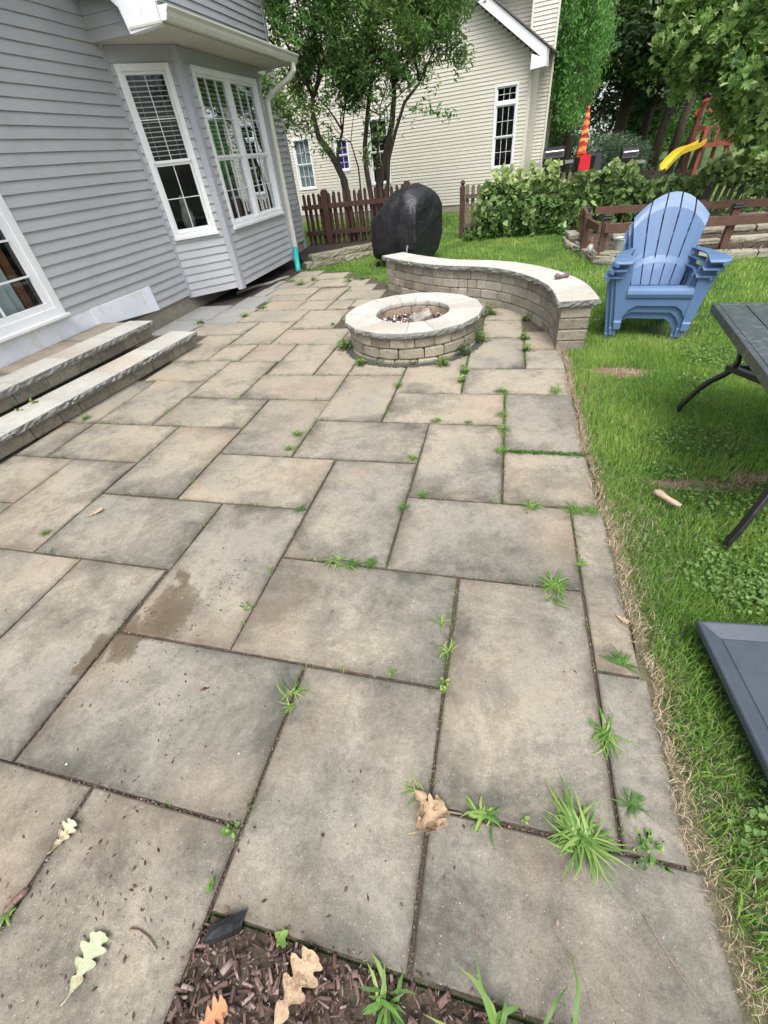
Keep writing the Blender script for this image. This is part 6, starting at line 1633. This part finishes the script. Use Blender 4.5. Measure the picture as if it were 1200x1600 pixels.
# ================================================================== DEBRIS
OAK = [(0, .012), (.05, .03), (.13, .11), (.19, .15), (.24, .13), (.28, .06), (.33, .09), (.38, .22), (.44, .27), (.49, .23), (.52, .10), (.56, .12), (.61, .30), (.67, .34), (.72, .28), (.75, .14), (.79, .15), (.84, .25), (.89, .24), (.93, .13), (.97, .10), (1, .02)]
def leafshape(mb_name, c, L, ang, lobes, mat, label, width=.5, curl=.1, cat='leaf', z=.006, ripple=.02):
    """lobed oak leaf: midrib strip with lobed outline, curled and rippled"""
    n = 44; d = Vector((math.cos(ang), math.sin(ang), 0)); s = Vector((-d.y, d.x, 0)); V = []; F = []; c = Vector(c)
    us = [o[0] for o in OAK]; vs_ = [o[1] for o in OAK]; sh1, sh2 = random.uniform(-.03, .03), random.uniform(-.03, .03); p1, p2 = random.uniform(0, 6), random.uniform(0, 6)
    for i in range(n + 1):
        t = i / n
        w1 = L * width * 1.85 * float(np.interp(min(1, max(0, t + sh1 * math.sin(t * 3.1))), us, vs_)); w2 = L * width * 1.85 * float(np.interp(min(1, max(0, t + sh2 * math.sin(t * 3.1))), us, vs_))
        zc = z + curl * L * (t - .45) ** 2 * 1.6 + ripple * L * (1 + math.sin(t * 7 + p1)) * .5
        p = c + d * (L * (t - .5)) + s * (.05 * L * math.sin(t * 3))
        row = []
        for sg, w_ in ((1, w1), (-1, w2)):
            for f in (1., .5):
                row.append(p + s * (w_ * f * sg * (1 - curl * f * .8)) + d * (w_ * f * .25) + Vector((0, 0, zc + curl * w_ * f * f * 1.5 + ripple * L * .6 * f * math.sin(t * 17 + p2 + sg))))
        V += [row[0], row[1], p + Vector((0, 0, zc)), row[3], row[2]]
        if i:
            b = (i - 1) * 5
            for k in range(4): F.append((b + k, b + k + 1, b + k + 6, b + k + 5))
    zmin = min(v.z for v in V)
    V = [v - Vector((0, 0, min(0, zmin - .001))) for v in V]
    mb = MB(); mb.add(V, F)
    st_ = V[2]; mb.tube([st_, st_ - d * L * .10 + s * L * .03, st_ - d * L * .16 + s * L * .07], .0012, 4)
    o = mb.build(mb_name, mat, None, smooth=False, origin=tuple(c), label=label, cat=cat)
    sol = o.modifiers.new('thick', 'SOLIDIFY'); sol.thickness = .0006
    return o
def ang_px(x0, y0, x1, y1): a = atZ(x0, y0); b = atZ(x1, y1); return math.atan2(b.y - a.y, b.x - a.x), (b - a).length, (a + b) / 2
a_, L_, c_ = ang_px(112, 1556, 165, 1458); leafshape('oak_leaf', c_, L_, a_, 3.2, M['greenleaf'], 'long fading green oak leaf with a tan tip at the lower left', .62, .10)
a_, L_, c_ = ang_px(90, 1325, 118, 1290); leafshape('oak_leaf', c_, L_ * 1.25, a_, 2.2, M['creamleaf'], 'small cream oak leaf curled over the left joint', .8, .2, ripple=.05)
a_, L_, c_ = ang_px(430, 1610, 497, 1492); leafshape('oak_leaf', c_ + Vector((0, 0, .008)), L_, a_, 3, M['dryleaf'], 'large dry tan oak leaf lying on the mulch', .55, .12)
a_, L_, c_ = ang_px(318, 1610, 352, 1575); leafshape('oak_leaf', c_ + Vector((0, 0, .008)), L_ * 1.4, a_, 2, M['orangeleaf'], 'orange brown leaf at the bottom edge of the mulch', .7, .2)
a_, L_, c_ = ang_px(650, 1240, 680, 1298); leafshape('oak_leaf', c_, L_ * 1.1, a_, 2.2, M['dryleaf'], 'crumpled dry leaf in the joint at lower centre', .9, .35, ripple=.12)
a_, L_, c_ = ang_px(655, 1300, 690, 1270); leafshape('oak_leaf', c_ + Vector((0, 0, .004)), L_ * 1.3, a_, 1.6, M['dryleaf'], 'second crumpled leaf beside the short grey stick', .9, .35, ripple=.14)
a_, L_, c_ = ang_px(140, 808, 162, 798); leafshape('oak_leaf', c_, L_, a_, 2, M['dryleaf'], 'tiny tan leaf alone on a slab at middle left', .5, .2)
a_, L_, c_ = ang_px(965, 965, 978, 975); leafshape('oak_leaf', c_, L_ * 1.3, a_, 1, M['dryleaf'], 'small peach leaf scrap on the straw at the patio edge', .7, .2)
def stick(pts, r, name, label, mat='stick', z=.006, cat='stick'):
    P = [atZ(x, y, z) for x, y in pts]; mb = MB(); k = len(P); mb.tube(P, [r * (1 - .4 * i / (k - 1)) for i in range(k)], 6); return mb.build(name, M[mat], smooth=True, label=label, cat=cat)
stick([(202, 1452), (218, 1455), (232, 1466), (244, 1484)], .0035, 'curved_twig', 'pale curved twig near the long oak leaf')
stick([(684, 1262), (700, 1268), (722, 1272)], .0035, 'short_twig', 'short grey stick beside the crumpled leaves')
stick([(1005, 1430), (1030, 1470), (1058, 1515), (1100, 1575)], .0016, 'thin_stem', 'long thin brown stem lying at lower right')
stick([(868, 1462), (895, 1500), (918, 1545), (930, 1590)], .0012, 'straw_stem', 'long pale straw stem lying at lower right centre')
b_ = MB(); P = [atZ(1022, 768, .03), atZ(1030, 770, .034), atZ(1043, 779, .032), atZ(1055, 786, .03), atZ(1064, 790, .03)]
b_.tube(P, [.012, .019, .013, .014, .008], 9); b_.build('wood_scrap', M['bone'], smooth=True, label='pale pinkish weathered wood piece lying in the grass', cat='wood scrap')
b_ = MB(); P = [atZ(8, 1424, .006), atZ(22, 1408, .010), atZ(40, 1392, .010), atZ(46, 1385, .006)]
b_.tube(P, [.006, .011, .010, .004], 7, flat=.6); b_.build('bark_piece', M['mulch'], smooth=True, label='brown bark chunk in the joint at the lower left edge', cat='bark')
# pebbles
for (px, py, r_, mt, lb) in ((319, 1076, .009, 'chipdark', 'small dark brown pebble on the left centre slab'), (373, 1177, .006, 'white', 'white pebble near the dark slab corner'), (307, 1018, .005, 'chipdark', 'tiny dark pebble by the joint'), (104, 1194, .005, 'white', 'tiny white stone near the lower left joint'), (646, 940, .004, 'white', 'white fleck of stone on the centre slab'), (504, 1305, .006, 'chipdark', 'small dark husk on the lower centre slab')):
    c = atZ(px, py, r_ * .5); V, F = rocks(1, r_ * .9, r_, lambda: c); np_mesh('pebble', V, F, M[mt], origin=tuple(c), label=lb, cat='pebble')
# folded black edging in the mulch
fe = MB(); lo = []
P = [atZ(318, 1474, .006), atZ(330, 1470, .012), atZ(345, 1464, .018), atZ(362, 1457, .016), atZ(377, 1449, .008)]
for i, p in enumerate(P):
    h = [.003, .012, .020, .016, .006][i]; lo.append([p + Vector((0, -.005, -.012)), p + Vector((0, .004, h * .2)), p + Vector((0, .018, h)), p + Vector((0, .034, h * .5)), p + Vector((0, .036, h * .5 - .002)), p + Vector((0, .017, h - .003)), p + Vector((0, .002, h * .2 - .002)), p + Vector((0, -.007, -.014))])
fe.loft(lo); fe.build('plastic_edging', M['black'], smooth=False, label='folded strip of black plastic edging at the corner of the mulch', cat='edging')
# crumbs of mulch and soil scattered over the slabs
def cr_():
    r = random.random()
    if r < .30: x, y = random.gauss(-.95, .22), random.gauss(-.05, .16)
    elif r < .5: x, y = random.gauss(-1.42, .13), random.gauss(.78, .12)
    elif r < .62: x, y = random.gauss(-1.18, .05), random.gauss(1.08, .10)
    elif r < .75: x, y = random.gauss(-1.15, .2), random.gauss(.5, .14)
    elif r < .82: x, y = random.gauss(-.25, .3), random.gauss(.2, .12)
    else: x, y = random.uniform(-2.5, .6), random.uniform(-.2, 3)
    return x, y
V, F = chips(620, cr_, cr_, 0, 0, .003, .013, .001, .003) if False else (None, None)
Vs = []; Fs = []
for i in range(1150):
    x, y = cr_(); L = random.choice((.003, .004, .005, .007, .010, .014, .018)) ; W_ = L * random.uniform(.15, .6); a_ = random.uniform(0, 3.14)
    d = Vector((math.cos(a_), math.sin(a_), 0)) * L / 2; s = Vector((-d.y, d.x, 0)).normalized() * W_ / 2; c = Vector((x, y, .0008)); b = len(Vs); h = Vector((0, 0, W_ * .5 + .0006))
    Vs += [c - d, c + s, c + d, c - s, c + h]; Fs += [(b, b + 3, b + 4), (b + 3, b + 2, b + 4), (b + 2, b + 1, b + 4), (b + 1, b, b + 4)]
np_mesh('crumb_litter', np.array(Vs), np.array(Fs), M['chips'], tint=np.repeat(rng.random(1150) ** 1.5, 5), origin=(-.8, .5, 0), label='scattered crumbs of bark and soil on the near slabs', cat='litter', kind='stuff')
# crumbs caught in the joints
Vs = []; Fs = []
jl = [((-1.19, -.4), (-1.19, .2)), ((-1.545, .2), (-.635, .2)), ((-.635, .2), (-.635, .74)), ((-1.545, .2), (-1.545, .8)), ((-.98, .74), (-.09, .74)), ((-.09, .012), (-.09, .74)), ((-1.53, .74), (-.98, .74)), ((.44, .37), (.44, 1.83)), ((-.09, .37), (.6, .37)), ((-.98, .74), (-.98, 1.65)), ((-1.53, .9), (-1.53, 1.3)), ((-.98, 1.28), (.44, 1.28)), ((-.635, .012), (-.635, .2))]
for (a, b2) in jl:
    Ln = math.hypot(b2[0] - a[0], b2[1] - a[1])
    for _ in range(int(Ln * 170)):
        t = random.random(); x = a[0] + (b2[0] - a[0]) * t + random.gauss(0, .003); y = a[1] + (b2[1] - a[1]) * t + random.gauss(0, .003)
        L = random.uniform(.003, .011); W_ = L * random.uniform(.3, .7); a_ = random.uniform(0, 3.14); d = Vector((math.cos(a_), math.sin(a_), random.uniform(-.3, .3))) * L / 2; s = Vector((-d.y, d.x, 0)).normalized() * W_ / 2
        c = Vector((x, y, random.uniform(-.010, -.002))); b = len(Vs); h = Vector((0, 0, W_ * .5)); Vs += [c - d, c + s, c + d, c - s, c + h]; Fs += [(b, b + 3, b + 4), (b + 3, b + 2, b + 4), (b + 2, b + 1, b + 4), (b + 1, b, b + 4)]
np_mesh('joint_litter', np.array(Vs), np.array(Fs), M['chips'], tint=np.repeat(rng.random(len(Vs) // 5), 5), origin=(-.8, .5, 0), label='bits of bark caught in the open joints of the near paving', cat='litter', kind='stuff')
